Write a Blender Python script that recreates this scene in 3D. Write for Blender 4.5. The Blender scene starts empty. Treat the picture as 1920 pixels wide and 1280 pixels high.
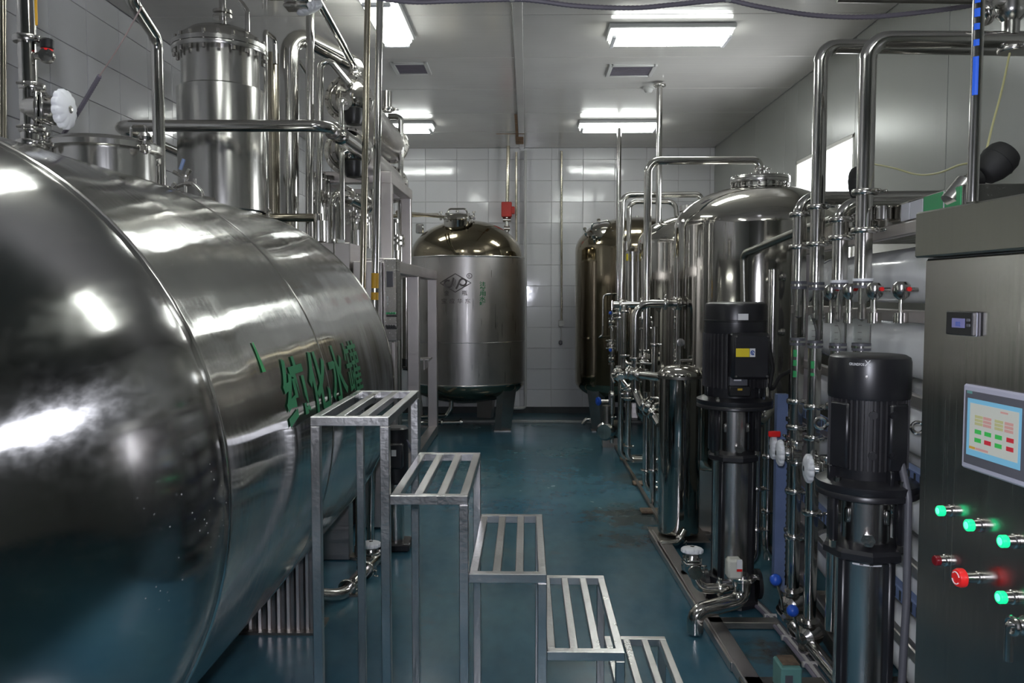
import bpy, bmesh, math, random
from mathutils import Vector, Matrix, Euler
random.seed(7)
sc = bpy.context.scene
C = sc.collection
R_ = math.radians

# ------------------------------------------------------------------ camera, world, lights, exposure
FPX = 1550.0
cam_d = bpy.data.cameras.new('camera'); cam = bpy.data.objects.new('camera', cam_d); C.objects.link(cam)
cam_d.sensor_width = 36.0; cam_d.lens = FPX / 1920 * 36.0; cam_d.clip_start = 0.02; cam_d.clip_end = 100
CAM = Vector((0, 0, 1.65))
cam.location = CAM; cam.rotation_euler = (R_(90 - 3.21), 0, R_(1.0))
sc.camera = cam
CROT = cam.rotation_euler.to_matrix()

world = bpy.data.worlds.new('daylight_outside'); sc.world = world; world.use_nodes = True
bgn = world.node_tree.nodes['Background']
bgn.inputs['Color'].default_value = (0.93, 0.97, 1.0, 1); bgn.inputs['Strength'].default_value = 9.0

LAMP = 10.0            # emission of the fluorescent tubes' diffusers
FLASH = 120.0           # the photographer's flash, W
fl = bpy.data.lights.new('camera_flash', 'SPOT'); fl.energy = FLASH; fl.shadow_soft_size = 0.035; fl.color = (0.86, 0.88, 1.0)
fl.spot_size = R_(140); fl.spot_blend = 0.4
flo = bpy.data.objects.new('camera_flash', fl); C.objects.link(flo)
flo.location = CAM + Vector((-0.03, -0.02, 0.09)); flo.rotation_euler = cam.rotation_euler

vs = sc.view_settings
vs.view_transform = 'Standard'; vs.look = 'None'; vs.gamma = 1.0; vs.use_curve_mapping = False
vs.exposure = 0.45

# ------------------------------------------------------------------ measuring helpers
def ray(px, py):
    d = CROT @ Vector(((px - 960) / FPX, (640 - py) / FPX, -1.0))
    return d
def P(px, py, Y):
    """world point at real distance Y into the room on the line of sight through (px, py)"""
    d = ray(px, py)
    return CAM + d * (Y / d.y)
def PXp(px, py, X):
    d = ray(px, py); return CAM + d * (X / d.x)
def PZ(px, py, Z):
    d = ray(px, py); return CAM + d * ((Z - CAM.z) / d.z)
def XZ(px, py, Y):
    p = P(px, py, Y); return p.x, p.z

# ------------------------------------------------------------------ mesh builder
class MB:
    def __init__(s): s.v = []; s.f = []
    def add(s, vs, fs, M=None):
        o = len(s.v)
        s.v += [tuple(M @ Vector(v)) if M is not None else tuple(v) for v in vs]
        s.f += [tuple(i + o for i in f) for f in fs]
        return s
    def box(s, c, d, bev=0.0, M=None):
        x, y, z = d[0] / 2, d[1] / 2, d[2] / 2
        if bev <= 0:
            vs = [(c[0] + a * x, c[1] + b * y, c[2] + e * z) for a in (-1, 1) for b in (-1, 1) for e in (-1, 1)]
            fs = [(0, 1, 3, 2), (4, 6, 7, 5), (0, 4, 5, 1), (2, 3, 7, 6), (0, 2, 6, 4), (1, 5, 7, 3)]
            return s.add(vs, fs, M)
        b_ = min(bev, x * .9, y * .9, z * .9)
        vs = []; idx = {}
        for a in (-1, 1):
            for b in (-1, 1):
                for e in (-1, 1):
                    for k in range(3):
                        p = [a * (x - b_), b * (y - b_), e * (z - b_)]
                        p[k] = (a * x, b * y, e * z)[k]
                        idx[(a, b, e, k)] = len(vs)
                        vs.append((c[0] + p[0], c[1] + p[1], c[2] + p[2]))
        fs = []
        S = (-1, 1)
        for a in S:
            q = [idx[(a, -1, -1, 0)], idx[(a, 1, -1, 0)], idx[(a, 1, 1, 0)], idx[(a, -1, 1, 0)]]; fs.append(q if a > 0 else q[::-1])
            q = [idx[(-1, a, -1, 1)], idx[(-1, a, 1, 1)], idx[(1, a, 1, 1)], idx[(1, a, -1, 1)]]; fs.append(q if a > 0 else q[::-1])
            q = [idx[(-1, -1, a, 2)], idx[(1, -1, a, 2)], idx[(1, 1, a, 2)], idx[(-1, 1, a, 2)]]; fs.append(q if a > 0 else q[::-1])
        for a in S:
            for b in S:
                q = [idx[(a, b, -1, 0)], idx[(a, b, -1, 1)], idx[(a, b, 1, 1)], idx[(a, b, 1, 0)]]; fs.append(q if a * b > 0 else q[::-1])
                q = [idx[(a, -1, b, 0)], idx[(a, 1, b, 0)], idx[(a, 1, b, 2)], idx[(a, -1, b, 2)]]; fs.append(q if a * b > 0 else q[::-1])
                q = [idx[(-1, a, b, 1)], idx[(-1, a, b, 2)], idx[(1, a, b, 2)], idx[(1, a, b, 1)]]; fs.append(q if a * b > 0 else q[::-1])
                for e in S:
                    q = [idx[(a, b, e, 0)], idx[(a, b, e, 1)], idx[(a, b, e, 2)]]; fs.append(q if a * b * e > 0 else q[::-1])
        return s.add(vs, fs, M)
    def lathe(s, prof, M=None, seg=24, a0=0.0, a1=None, cap=True):
        """profile (radius, height) turned about local Z; closed ends where radius is 0"""
        full = a1 is None
        n = seg if full else seg + 1
        a1 = math.tau if full else a1
        vs = []; fs = []; rows = []
        for (r, z) in prof:
            if r <= 1e-6:
                rows.append([len(vs)] * n); vs.append((0, 0, z))
            else:
                row = []
                for i in range(n):
                    a = a0 + (a1 - a0) * i / seg
                    row.append(len(vs)); vs.append((r * math.cos(a), r * math.sin(a), z))
                rows.append(row)
        for k in range(len(prof) - 1):
            A, B = rows[k], rows[k + 1]
            for i in range(seg):
                j = (i + 1) % n
                q = [A[i], A[j], B[j], B[i]]
                q2 = []
                for t in q:
                    if t not in q2: q2.append(t)
                if len(q2) >= 3: fs.append(q2)
        if cap and full:
            if prof[0][0] > 1e-6: fs.append(rows[0][::-1])
            if prof[-1][0] > 1e-6: fs.append(rows[-1])
        return s.add(vs, fs, M)
    def cyl(s, p0, p1, r, r2=None, seg=16, bev=0.0):
        p0 = Vector(p0); p1 = Vector(p1); L = (p1 - p0).length
        r2 = r if r2 is None else r2
        if bev: pr = [(r - bev, 0), (r, bev), (r2, L - bev), (r2 - bev, L)]
        else: pr = [(r, 0), (r2, L)]
        return s.lathe(pr, AX(p0, p1 - p0), seg)
    def tube(s, pts, r, bend=0.08, seg=14, n=7, cap=True):
        pts = [Vector(p) for p in pts]
        path = [pts[0]]
        for i in range(1, len(pts) - 1):
            a, b, c = pts[i - 1], pts[i], pts[i + 1]
            u = (a - b); w = (c - b); lu, lw = u.length, w.length
            u.normalize(); w.normalize()
            ang = u.angle(w)
            if bend <= 0 or ang > math.pi - 0.02: path.append(b); continue
            t = min(bend / math.tan(ang / 2), lu * .49, lw * .49)
            rad = t * math.tan(ang / 2)
            bis = (u + w).normalized(); cen = b + bis * (rad / math.sin(ang / 2))
            s0 = b + u * t - cen; s1 = b + w * t - cen
            tot = s0.angle(s1); axv = s0.cross(s1).normalized()
            for k in range(n + 1):
                path.append(cen + Matrix.Rotation(tot * k / n, 3, axv) @ s0)
        path.append(pts[-1])
        return s.sweep(path, r, seg, cap)
    def sweep(s, path, r, seg=10, cap=True):
        path = [Vector(p) for p in path]
        vs = []; fs = []
        T0 = (path[1] - path[0]).normalized()
        up = Vector((0, 0, 1)) if abs(T0.z) < .9 else Vector((1, 0, 0))
        N = T0.cross(up).normalized(); 
        prev = T0
        for i, p in enumerate(path):
            if i == 0: T = T0
            elif i == len(path) - 1: T = (path[-1] - path[-2]).normalized()
            else: T = ((path[i + 1] - p).normalized() + (p - path[i - 1]).normalized()).normalized()
            ax = prev.cross(T)
            if ax.length > 1e-6: N = Matrix.Rotation(prev.angle(T), 3, ax.normalized()) @ N
            prev = T
            B = T.cross(N)
            rr = r[i] if isinstance(r, (list, tuple)) else r
            for k in range(seg):
                a = math.tau * k / seg
                vs.append(p + (N * math.cos(a) + B * math.sin(a)) * rr)
        m = len(path)
        for i in range(m - 1):
            for k in range(seg):
                k2 = (k + 1) % seg
                fs.append((i * seg + k, i * seg + k2, (i + 1) * seg + k2, (i + 1) * seg + k))
        if cap:
            fs.append(tuple(range(seg))[::-1]); fs.append(tuple((m - 1) * seg + k for k in range(seg)))
        return s.add(vs, fs)
    def prism(s, pts2, h, M=None, z0=0.0):
        """polygon pts2 (x, y) extruded from z0 to z0 + h"""
        n = len(pts2)
        vs = [(x, y, z0) for x, y in pts2] + [(x, y, z0 + h) for x, y in pts2]
        fs = [tuple(range(n))[::-1], tuple(range(n, 2 * n))] + [(i, (i + 1) % n, n + (i + 1) % n, n + i) for i in range(n)]
        return s.add(vs, fs, M)
    def mesh(s, name, M=None, smooth=True, ang=38):
        me = bpy.data.meshes.new(name)
        me.from_pydata([tuple(M @ Vector(v)) for v in s.v] if M is not None else s.v, [], s.f)
        bm = bmesh.new(); bm.from_mesh(me); bmesh.ops.recalc_face_normals(bm, faces=bm.faces); bm.to_mesh(me); bm.free()
        if smooth:
            me.polygons.foreach_set('use_smooth', [True] * len(me.polygons))
            me.set_sharp_from_angle(angle=R_(ang))
        me.update()
        return me

def AX(p, z, x=None):
    """frame at p whose local Z runs along z (and local X near x)"""
    z = Vector(z).normalized()
    x = Vector(x) if x is not None else (Vector((1, 0, 0)) if abs(z.x) < .9 else Vector((0, 1, 0)))
    y = z.cross(x).normalized(); x = y.cross(z).normalized()
    M = Matrix((x, y, z)).transposed().to_4x4(); M.translation = Vector(p)
    return M

MATS = {}
MW = {}       # world matrices of things, kept here because nothing is evaluated while building
def tag(o, label=None, cat=None, group=None, kind=None):
    if label: o['label'] = label
    if cat: o['category'] = cat
    if group: o['group'] = group
    if kind: o['kind'] = kind
    return o
def thing(name, label, cat, at=(0, 0, 0), group=None, M=None):
    o = bpy.data.objects.new(name, None); C.objects.link(o)
    o.empty_display_size = 0.05
    M = M if M is not None else Matrix.Translation(Vector(at))
    o.matrix_world = M; MW[o.name] = M
    return tag(o, label, cat, group)
def obj(name, me, mat, parent=None, label=None):
    o = bpy.data.objects.new(name, me); C.objects.link(o)
    if mat and not me.materials: me.materials.append(MATS[mat])
    if parent is not None: o.parent = parent
    if label: o['label'] = label
    MW[o.name] = MW.get(parent.name, Matrix()) if parent is not None else Matrix()
    return o
def part(name, mb, mat, parent, label=None, local=False, smooth=True, ang=38):
    """one mesh under a thing; world coordinates unless local"""
    M = None if local else MW[parent.name].inverted()
    return obj(name, mb.mesh(name, M, smooth, ang), mat, parent, label)
def solo(name, mb, mat, label, cat, group=None, kind=None, smooth=True, at=None):
    """a thing that is one mesh, its origin set at 'at'"""
    if at is None:
        xs = [v[0] for v in mb.v]; ys = [v[1] for v in mb.v]; zs = [v[2] for v in mb.v]
        at = ((min(xs) + max(xs)) / 2, (min(ys) + max(ys)) / 2, min(zs))
    T = Matrix.Translation(Vector(at))
    o = obj(name, mb.mesh(name, T.inverted(), smooth), mat)
    o.matrix_world = T; MW[o.name] = T
    return tag(o, label, cat, group, kind)
def struct(name, mb, mat, smooth=False):
    o = obj(name, mb.mesh(name, None, smooth), mat); o['kind'] = 'structure'; return o

# ------------------------------------------------------------------ materials
def newmat(name):
    m = bpy.data.materials.new(name); m.use_nodes = True
    nt = m.node_tree; MATS[name] = m
    return m, nt, nt.nodes['Principled BSDF']
def nd(nt, t, **kw):
    n = nt.nodes.new(t)
    for k, v in kw.items():
        if k in n.inputs: n.inputs[k].default_value = v
        else: setattr(n, k, v)
    return n
def coords(nt, scale=(1, 1, 1), src='Object'):
    tc = nt.nodes.new('ShaderNodeTexCoord'); mp = nt.nodes.new('ShaderNodeMapping')
    mp.inputs['Scale'].default_value = scale
    nt.links.new(tc.outputs[src], mp.inputs['Vector']); return mp.outputs['Vector']
def ramp(nt, fac, stops):
    r = nt.nodes.new('ShaderNodeValToRGB'); e = r.color_ramp.elements
    while len(e) < len(stops): e.new(0.5)
    for i, (p, c) in enumerate(stops):
        e[i].position = p; e[i].color = (*c, 1) if len(c) == 3 else c
    nt.links.new(fac, r.inputs['Fac']); return r.outputs['Color']
def rng(nt, fac, a, b, lo=0.3, hi=0.7):
    r = nd(nt, 'ShaderNodeMapRange'); r.inputs['From Min'].default_value = lo; r.inputs['From Max'].default_value = hi
    r.inputs['To Min'].default_value = a; r.inputs['To Max'].default_value = b
    nt.links.new(fac, r.inputs['Value']); return r.outputs['Result']
def bump(nt, bs, h, strength, dist, prev=None):
    b = nd(nt, 'ShaderNodeBump', Strength=strength, Distance=dist); nt.links.new(h, b.inputs['Height'])
    if prev is not None: nt.links.new(prev, b.inputs['Normal'])
    nt.links.new(b.outputs['Normal'], bs.inputs['Normal']); return b.outputs['Normal']
def steel(name, col, rough, wav=0.0, wscale=2.5, brush=None, brush_amt=0.06, var=0.08, metal=1.0, wdist=0.02, aniso=None, bb=0.12):
    """stainless steel: slight blotches, optional sheet waviness and a brushed grain running across 'brush'"""
    m, nt, bs = newmat(name)
    bs.inputs['Metallic'].default_value = metal
    if aniso:
        tg = nd(nt, 'ShaderNodeTangent', direction_type='RADIAL', axis=aniso[0]); nt.links.new(tg.outputs[0], bs.inputs['Tangent'])
        bs.inputs['Anisotropic'].default_value = aniso[1]; bs.inputs['Anisotropic Rotation'].default_value = aniso[2]
    n1 = nd(nt, 'ShaderNodeTexNoise', Scale=3.0, Detail=4.0); nt.links.new(coords(nt), n1.inputs['Vector'])
    d = 1 - var * 2
    nt.links.new(ramp(nt, n1.outputs['Fac'], [(0.3, tuple(c * d for c in col)), (0.7, col)]), bs.inputs['Base Color'])
    prev = None
    if brush:
        n2 = nd(nt, 'ShaderNodeTexNoise', Scale=1.0, Detail=3.0); nt.links.new(coords(nt, brush), n2.inputs['Vector'])
        nt.links.new(rng(nt, n2.outputs['Fac'], rough - brush_amt, rough + brush_amt), bs.inputs['Roughness'])
        prev = bump(nt, bs, n2.outputs['Fac'], bb, 0.002)
    else:
        nt.links.new(rng(nt, n1.outputs['Fac'], max(.02, rough - .04), rough + .05), bs.inputs['Roughness'])
    if wav > 0:
        n3 = nd(nt, 'ShaderNodeTexNoise', Scale=wscale, Detail=2.0); nt.links.new(coords(nt), n3.inputs['Vector'])
        bump(nt, bs, n3.outputs['Fac'], wav, wdist, prev)
    return m
def plain(name, col, rough=0.5, metal=0.0, spec=0.5, var=0.0, scale=8.0, bumps=0.0, coat=0.0):
    m, nt, bs = newmat(name)
    bs.inputs['Roughness'].default_value = rough; bs.inputs['Metallic'].default_value = metal
    bs.inputs['Specular IOR Level'].default_value = spec; bs.inputs['Coat Weight'].default_value = coat
    n = nd(nt, 'ShaderNodeTexNoise', Scale=scale, Detail=4.0); nt.links.new(coords(nt), n.inputs['Vector'])
    a = tuple(max(0, c * (1 - var)) for c in col); b = tuple(min(1, c * (1 + var)) for c in col)
    nt.links.new(ramp(nt, n.outputs['Fac'], [(0.3, a), (0.7, b)]), bs.inputs['Base Color'])
    if bumps: bump(nt, bs, n.outputs['Fac'], bumps, 0.004)
    return m
def glow(name, col, strength, base=(0.8, 0.8, 0.8)):
    m, nt, bs = newmat(name)
    bs.inputs['Base Color'].default_value = (*base, 1); bs.inputs['Emission Color'].default_value = (*col, 1)
    bs.inputs['Emission Strength'].default_value = strength; bs.inputs['Roughness'].default_value = 0.3
    return m

S = (0.60, 0.585, 0.55)
steel('pipe_steel', (0.66, 0.645, 0.615), 0.13)
steel('old_pipe_steel', (0.60, 0.55, 0.44), 0.2, var=0.15)
steel('fitting_steel', (0.66, 0.64, 0.61), 0.2, wav=.08, wscale=40)
steel('mirror_steel', (0.58, 0.58, 0.565), 0.11, wav=0.5, wscale=1.8, brush=(1.5, 60, 1.5), brush_amt=0.03, wdist=0.025, aniso=('Y', .8, .25), bb=.05)
hm = steel('head_steel', (0.47, 0.465, 0.45), 0.15, wav=0.16, wscale=2.4, wdist=.02, aniso=('Y', .93, .25), brush=(45, 1.5, 45), brush_amt=.03, bb=.03)
def hard_water_spots(m):
    # dried splashes and scale specks, thicker in patches of their own
    nt = m.node_tree; bs = nt.nodes['Principled BSDF']
    vo = nd(nt, 'ShaderNodeTexVoronoi', Scale=55.0); nt.links.new(coords(nt), vo.inputs['Vector'])
    no = nd(nt, 'ShaderNodeTexNoise', Scale=2.2, Detail=3.0); nt.links.new(coords(nt), no.inputs['Vector'])
    sp = rng(nt, vo.outputs['Distance'], 1.0, 0.0, .05, .16)
    mk = rng(nt, no.outputs['Fac'], 0.0, 1.0, .50, .62)
    mu = nd(nt, 'ShaderNodeMath', operation='MULTIPLY'); nt.links.new(sp, mu.inputs[0]); nt.links.new(mk, mu.inputs[1])
    nt.links.new(rng(nt, mu.outputs[0], 1.0, .45, 0, 1), bs.inputs['Metallic'])
hard_water_spots(hm)
steel('vessel_steel', (0.56, 0.54, 0.50), 0.075, wav=0.04, wscale=2.0, brush=(40, 40, 1.2), brush_amt=.015, bb=.03)
steel('sleeve_steel', (0.66, 0.64, 0.625), 0.25, brush=(40, 40, 1.0), brush_amt=.03, bb=.03)
steel('fold_steel', (0.72, 0.67, 0.66), 0.30)
steel('brushed_steel', (0.60, 0.575, 0.56), 0.34, brush=(60, 60, 2), brush_amt=.07, wav=.05, wscale=1.5)
steel('jacket_steel', (0.62, 0.61, 0.585), 0.22, brush=(50, 50, 1.0), brush_amt=.05, wav=.06, wscale=2)
steel('matte_steel', (0.55, 0.52, 0.51), 0.38, brush=(3, 3, 60), brush_amt=.06)
steel('dark_tank_steel', (0.33, 0.285, 0.205), 0.10, wav=.05, wscale=2, brush=(30, 30, 1), brush_amt=.04)
steel('stair_steel', (0.66, 0.65, 0.645), 0.30, wav=.07, wscale=60, var=.12)
steel('cabinet_steel', (0.48, 0.465, 0.445), 0.24, brush=(90, 1.2, 90), brush_amt=.04, var=.03, bb=.015)
steel('hood_steel', (0.33, 0.325, 0.29), 0.34, brush=(90, 1.2, 90), brush_amt=.04, var=.03, bb=.015)
steel('frame_steel', (0.62, 0.58, 0.565), 0.36, brush=(40, 3, 40), brush_amt=.06)
steel('rusty_steel', (0.36, 0.34, 0.31), 0.42, var=.25, wav=.1, wscale=20)
plain('black_paint', (0.016, 0.016, 0.019), 0.32, spec=.55, var=.2, bumps=.03)
plain('black_fin', (0.032, 0.031, 0.034), 0.5, spec=.4, var=.3, bumps=.05)
plain('black_plastic', (0.014, 0.014, 0.015), 0.35, var=.2)
plain('black_rubber', (0.012, 0.012, 0.012), 0.7, var=.3)
plain('white_plastic', (0.78, 0.79, 0.82), 0.35, var=.04)
plain('cream_plastic', (0.62, 0.62, 0.55), 0.5, var=.06)
plain('grey_plastic', (0.40, 0.40, 0.47), 0.4, var=.05)
plain('dark_plastic', (0.10, 0.10, 0.115), 0.4, var=.05)
plain('vessel_white', (0.82, 0.83, 0.84), 0.22, var=.03, coat=.3)
plain('red_paint', (0.45, 0.03, 0.02), 0.4, var=.15)
plain('red_plastic', (0.80, 0.02, 0.02), 0.3)
plain('dark_red_plastic', (0.16, 0.006, 0.01), 0.25)
plain('blue_plastic', (0.02, 0.10, 0.55), 0.35)
plain('blue_paint', (0.17, 0.235, 0.42), 0.5, var=.1)
plain('green_paint', (0.025, 0.22, 0.09), 0.55, var=.1)
plain('bright_green_paint', (0.03, 0.33, 0.10), 0.5, var=.1)
plain('grey_print', (0.12, 0.10, 0.10), 0.5)
plain('yellow_label', (0.80, 0.63, 0.02), 0.5)
plain('yellow_tape', (0.65, 0.36, 0.03), 0.5)
plain('white_label', (0.75, 0.75, 0.76), 0.5)
plain('paper', (0.52, 0.52, 0.56), 0.6)
plain('sign_green', (0.02, 0.30, 0.10), 0.45)
plain('blue_print', (0.03, 0.10, 0.40), 0.5)
plain('amber_print', (0.5, 0.32, 0.02), 0.5)
plain('conduit_grey', (0.22, 0.20, 0.245), 0.45, var=.1)
plain('cable_yellow', (0.42, 0.40, 0.20), 0.5)
plain('cable_white', (0.5, 0.48, 0.46), 0.5)
plain('string_pink', (0.50, 0.40, 0.38), 0.7)
plain('teal_box', (0.13, 0.30, 0.27), 0.5, var=.12)
plain('rusty_top', (0.15, 0.105, 0.07), 0.8, var=.4, scale=30)
plain('socket_white', (0.55, 0.55, 0.53), 0.5)
plain('vent_frame', (0.50, 0.50, 0.49), 0.4)
plain('vent_mesh', (0.11, 0.10, 0.105), 0.6)
plain('lamp_body', (0.55, 0.56, 0.55), 0.4)
plain('dark_trim', (0.03, 0.035, 0.035), 0.5, var=.2)
plain('grout', (0.42, 0.41, 0.42), 0.8, var=.1)
plain('rust_stain', (0.20, 0.11, 0.05), 0.7, var=.4)
plain('window_trim', (0.55, 0.54, 0.50), 0.4)
plain('outer_wall', (0.4, 0.4, 0.4), 0.8)
plain('kerb_white', (0.36, 0.37, 0.36), 0.4, var=.15)
glow('lamp_glow', (0.96, 1.0, 0.94), LAMP)
glow('lamp_tube', (0.95, 1.0, 0.97), LAMP * 1.6)
glow('green_lens', (0.0, 0.85, 0.28), 0.75, (0.02, 0.5, 0.2))
glow('green_lens_core', (0.12, 1.0, 0.42), 1.1, (0.1, 0.8, 0.4))
glow('lcd_blue', (0.28, 0.28, 0.62), 0.16, (0.1, 0.1, 0.2))
glow('screen_cyan', (0.20, 0.55, 0.75), 0.30, (0.1, 0.2, 0.3))
glow('screen_face', (0.62, 0.66, 0.58), 0.30, (0.2, 0.2, 0.2))
glow('screen_green', (0.06, 0.50, 0.10), 0.30, (0.02, 0.2, 0.04))
glow('screen_red', (0.62, 0.03, 0.06), 0.30, (0.2, 0.02, 0.02))
glow('screen_pink', (0.68, 0.40, 0.36), 0.30, (0.2, 0.1, 0.1))
glow('screen_olive', (0.50, 0.50, 0.26), 0.30, (0.2, 0.2, 0.1))
glow('screen_orange', (0.62, 0.40, 0.06), 0.30, (0.2, 0.1, 0.02))

def mk_glass():
    m, nt, bs = newmat('clear_glass')
    bs.inputs['Base Color'].default_value = (0.93, 0.95, 0.95, 1); bs.inputs['Roughness'].default_value = 0.03
    bs.inputs['Transmission Weight'].default_value = 1.0; bs.inputs['IOR'].default_value = 1.08
    bs.inputs['Specular IOR Level'].default_value = 0.8
    m, nt, bs = newmat('window_glass')
    out = nt.nodes['Material Output']; tr = nd(nt, 'ShaderNodeBsdfTransparent'); gl = nd(nt, 'ShaderNodeBsdfGlossy', Roughness=0.05)
    mx = nd(nt, 'ShaderNodeMixShader', Fac=0.06)
    nt.links.new(tr.outputs[0], mx.inputs[1]); nt.links.new(gl.outputs[0], mx.inputs[2]); nt.links.new(mx.outputs[0], out.inputs['Surface'])
mk_glass()
def mk_floor():
    m, nt, bs = newmat('epoxy_floor')
    v = coords(nt)
    n1 = nd(nt, 'ShaderNodeTexNoise', Scale=0.9, Detail=5.0, Roughness=0.6); nt.links.new(v, n1.inputs['Vector'])
    n2 = nd(nt, 'ShaderNodeTexNoise', Scale=14.0, Detail=6.0); nt.links.new(coords(nt, (1, .45, 1)), n2.inputs['Vector'])
    n3 = nd(nt, 'ShaderNodeTexNoise', Scale=2.3, Detail=6.0, Roughness=.7); nt.links.new(coords(nt, (1, 1.3, 1)), n3.inputs['Vector'])
    c1 = ramp(nt, n1.outputs['Fac'], [(0.3, (0.036, 0.120, 0.185)), (0.72, (0.072, 0.170, 0.200))])
    mx = nd(nt, 'ShaderNodeMix', data_type='RGBA'); mx.blend_type = 'MULTIPLY'; mx.inputs['Factor'].default_value = .55
    nt.links.new(c1, mx.inputs['A']); nt.links.new(ramp(nt, n2.outputs['Fac'], [(0.3, (0.75, .75, .75)), (0.7, (1.05, 1.05, 1.05))]), mx.inputs['B'])
    # worn brownish dirt, in its own patches, along the equipment side
    wear = ramp(nt, n3.outputs['Fac'], [(0.60, (0, 0, 0)), (0.72, (1, 1, 1))])
    m2 = nd(nt, 'ShaderNodeMix', data_type='RGBA'); nt.links.new(mx.outputs['Result'], m2.inputs['A']); m2.inputs['B'].default_value = (0.09, 0.125, 0.13, 1)
    mu = nd(nt, 'ShaderNodeMath', operation='MULTIPLY'); mu.inputs[1].default_value = .55
    nt.links.new(wear, mu.inputs[0]); nt.links.new(mu.outputs[0], m2.inputs['Factor'])
    last = m2.outputs['Result']
    # brown leak stains that stay where the pipework drips
    for (sx, sy, r, amt) in ((0.80, 6.1, .55, .75), (1.22, 3.72, .34, .9), (0.93, 7.4, .35, .7), (0.72, 5.5, .35, .5), (-.2, 8.9, .3, .4)):
        vd_ = nd(nt, 'ShaderNodeVectorMath', operation='DISTANCE'); nt.links.new(v, vd_.inputs[0]); vd_.inputs[1].default_value = (sx, sy, 0)
        ns = nd(nt, 'ShaderNodeTexNoise', Scale=6.0, Detail=5.0, Roughness=.65); nt.links.new(v, ns.inputs['Vector'])
        ad = nd(nt, 'ShaderNodeMath', operation='MULTIPLY_ADD'); nt.links.new(ns.outputs['Fac'], ad.inputs[0]); ad.inputs[1].default_value = r * 2.4
        nt.links.new(vd_.outputs['Value'], ad.inputs[2])
        fa = rng(nt, ad.outputs[0], amt, 0.0, r * 1.45, r * 1.95)
        mm = nd(nt, 'ShaderNodeMix', data_type='RGBA'); nt.links.new(last, mm.inputs['A']); mm.inputs['B'].default_value = (0.05, 0.045, 0.035, 1); nt.links.new(fa, mm.inputs['Factor'])
        last = mm.outputs['Result']
    nt.links.new(last, bs.inputs['Base Color'])
    nt.links.new(rng(nt, n1.outputs['Fac'], .16, .30), bs.inputs['Roughness'])
    bs.inputs['Specular IOR Level'].default_value = 0.5
    bump(nt, bs, n3.outputs['Fac'], .15, .01)
mk_floor()
def mk_tile():
    m, nt, bs = newmat('wall_tile')
    oi = nd(nt, 'ShaderNodeObjectInfo')
    nt.links.new(ramp(nt, oi.outputs['Random'], [(0, (0.60, 0.60, 0.62)), (1, (0.66, 0.66, 0.68))]), bs.inputs['Base Color'])
    bs.inputs['Roughness'].default_value = 0.09
    n = nd(nt, 'ShaderNodeTexNoise', Scale=5.0, Detail=2.0); nt.links.new(coords(nt), n.inputs['Vector']); bump(nt, bs, n.outputs['Fac'], .12, .01)
    m, nt, bs = newmat('wall_panel')
    bs.inputs['Base Color'].default_value = (0.29, 0.295, 0.28, 1); bs.inputs['Roughness'].default_value = 0.26; bs.inputs['Specular IOR Level'].default_value = 0.3
    n = nd(nt, 'ShaderNodeTexNoise', Scale=1.0, Detail=2.0); nt.links.new(coords(nt, (1.2, 30, .5)), n.inputs['Vector']); bump(nt, bs, n.outputs['Fac'], .06, .01)
    m, nt, bs = newmat('ceiling_panel')
    n0 = nd(nt, 'ShaderNodeTexNoise', Scale=1.6, Detail=3.0); nt.links.new(coords(nt), n0.inputs['Vector'])
    nt.links.new(ramp(nt, n0.outputs['Fac'], [(.3, (0.50, 0.485, 0.46)), (.7, (0.55, 0.535, 0.51))]), bs.inputs['Base Color'])
    bs.inputs['Roughness'].default_value = 0.17
    n = nd(nt, 'ShaderNodeTexNoise', Scale=1.0, Detail=2.0); nt.links.new(coords(nt, (.5, 24, 1)), n.inputs['Vector']); bump(nt, bs, n.outputs['Fac'], .10, .01)
mk_tile()

# ------------------------------------------------------------------ the room
XL, XR, Y0, Y1, H = -2.85, 2.55, -2.6, 11.37, 3.645
struct('floor', MB().box(((XL + XR) / 2, (Y0 + Y1) / 2, -0.05), (XR - XL + .4, Y1 - Y0 + .4, 0.1)), 'epoxy_floor')
ceil = struct('ceiling', MB().box(((XL + XR) / 2, (Y0 + Y1) / 2, H + 0.08), (XR - XL + .4, Y1 - Y0 + .4, 0.1)), 'grout')
# ceiling panels: two rows of sandwich panels across the room, joints every 1.06 m, a cover strip between the rows
ys = [-2.6, -1.4, -0.34, 0.72, 1.78, 2.84, 3.90, 4.96, 6.02, 7.08, 8.14, 9.20, 10.26, 11.37]
cache = {}
for a, b in zip(ys[:-1], ys[1:]):
    for x0, x1 in ((XL, -0.10), (-0.03, XR)):
        key = (round(b - a, 3), x0)
        if key not in cache:
            cache[key] = MB().box((0, 0, 0.015), (x1 - x0 - .006, b - a - .007, .03), .003).mesh('ceiling_panel', None, False)
        o = obj('ceiling_panel', cache[key], 'ceiling_panel', ceil); o.location = ((x0 + x1) / 2, (a + b) / 2, H)
obj('cover_strip', MB().box((-0.065, (Y0 + Y1) / 2, H + .002), (.075, Y1 - Y0, .03), .004).mesh('cover_strip'), 'ceiling_panel', ceil)
for (x, y, w, l) in ((-.12, 9.85, .03, 1.3), (-.2, 10.3, .35, .03), (-.09, 10.75, .1, .5)):
    obj('rust_stain', MB().box((x, y, H - .0145), (w, l, .002)).mesh('rust_stain'), 'rust_stain', ceil)

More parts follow.
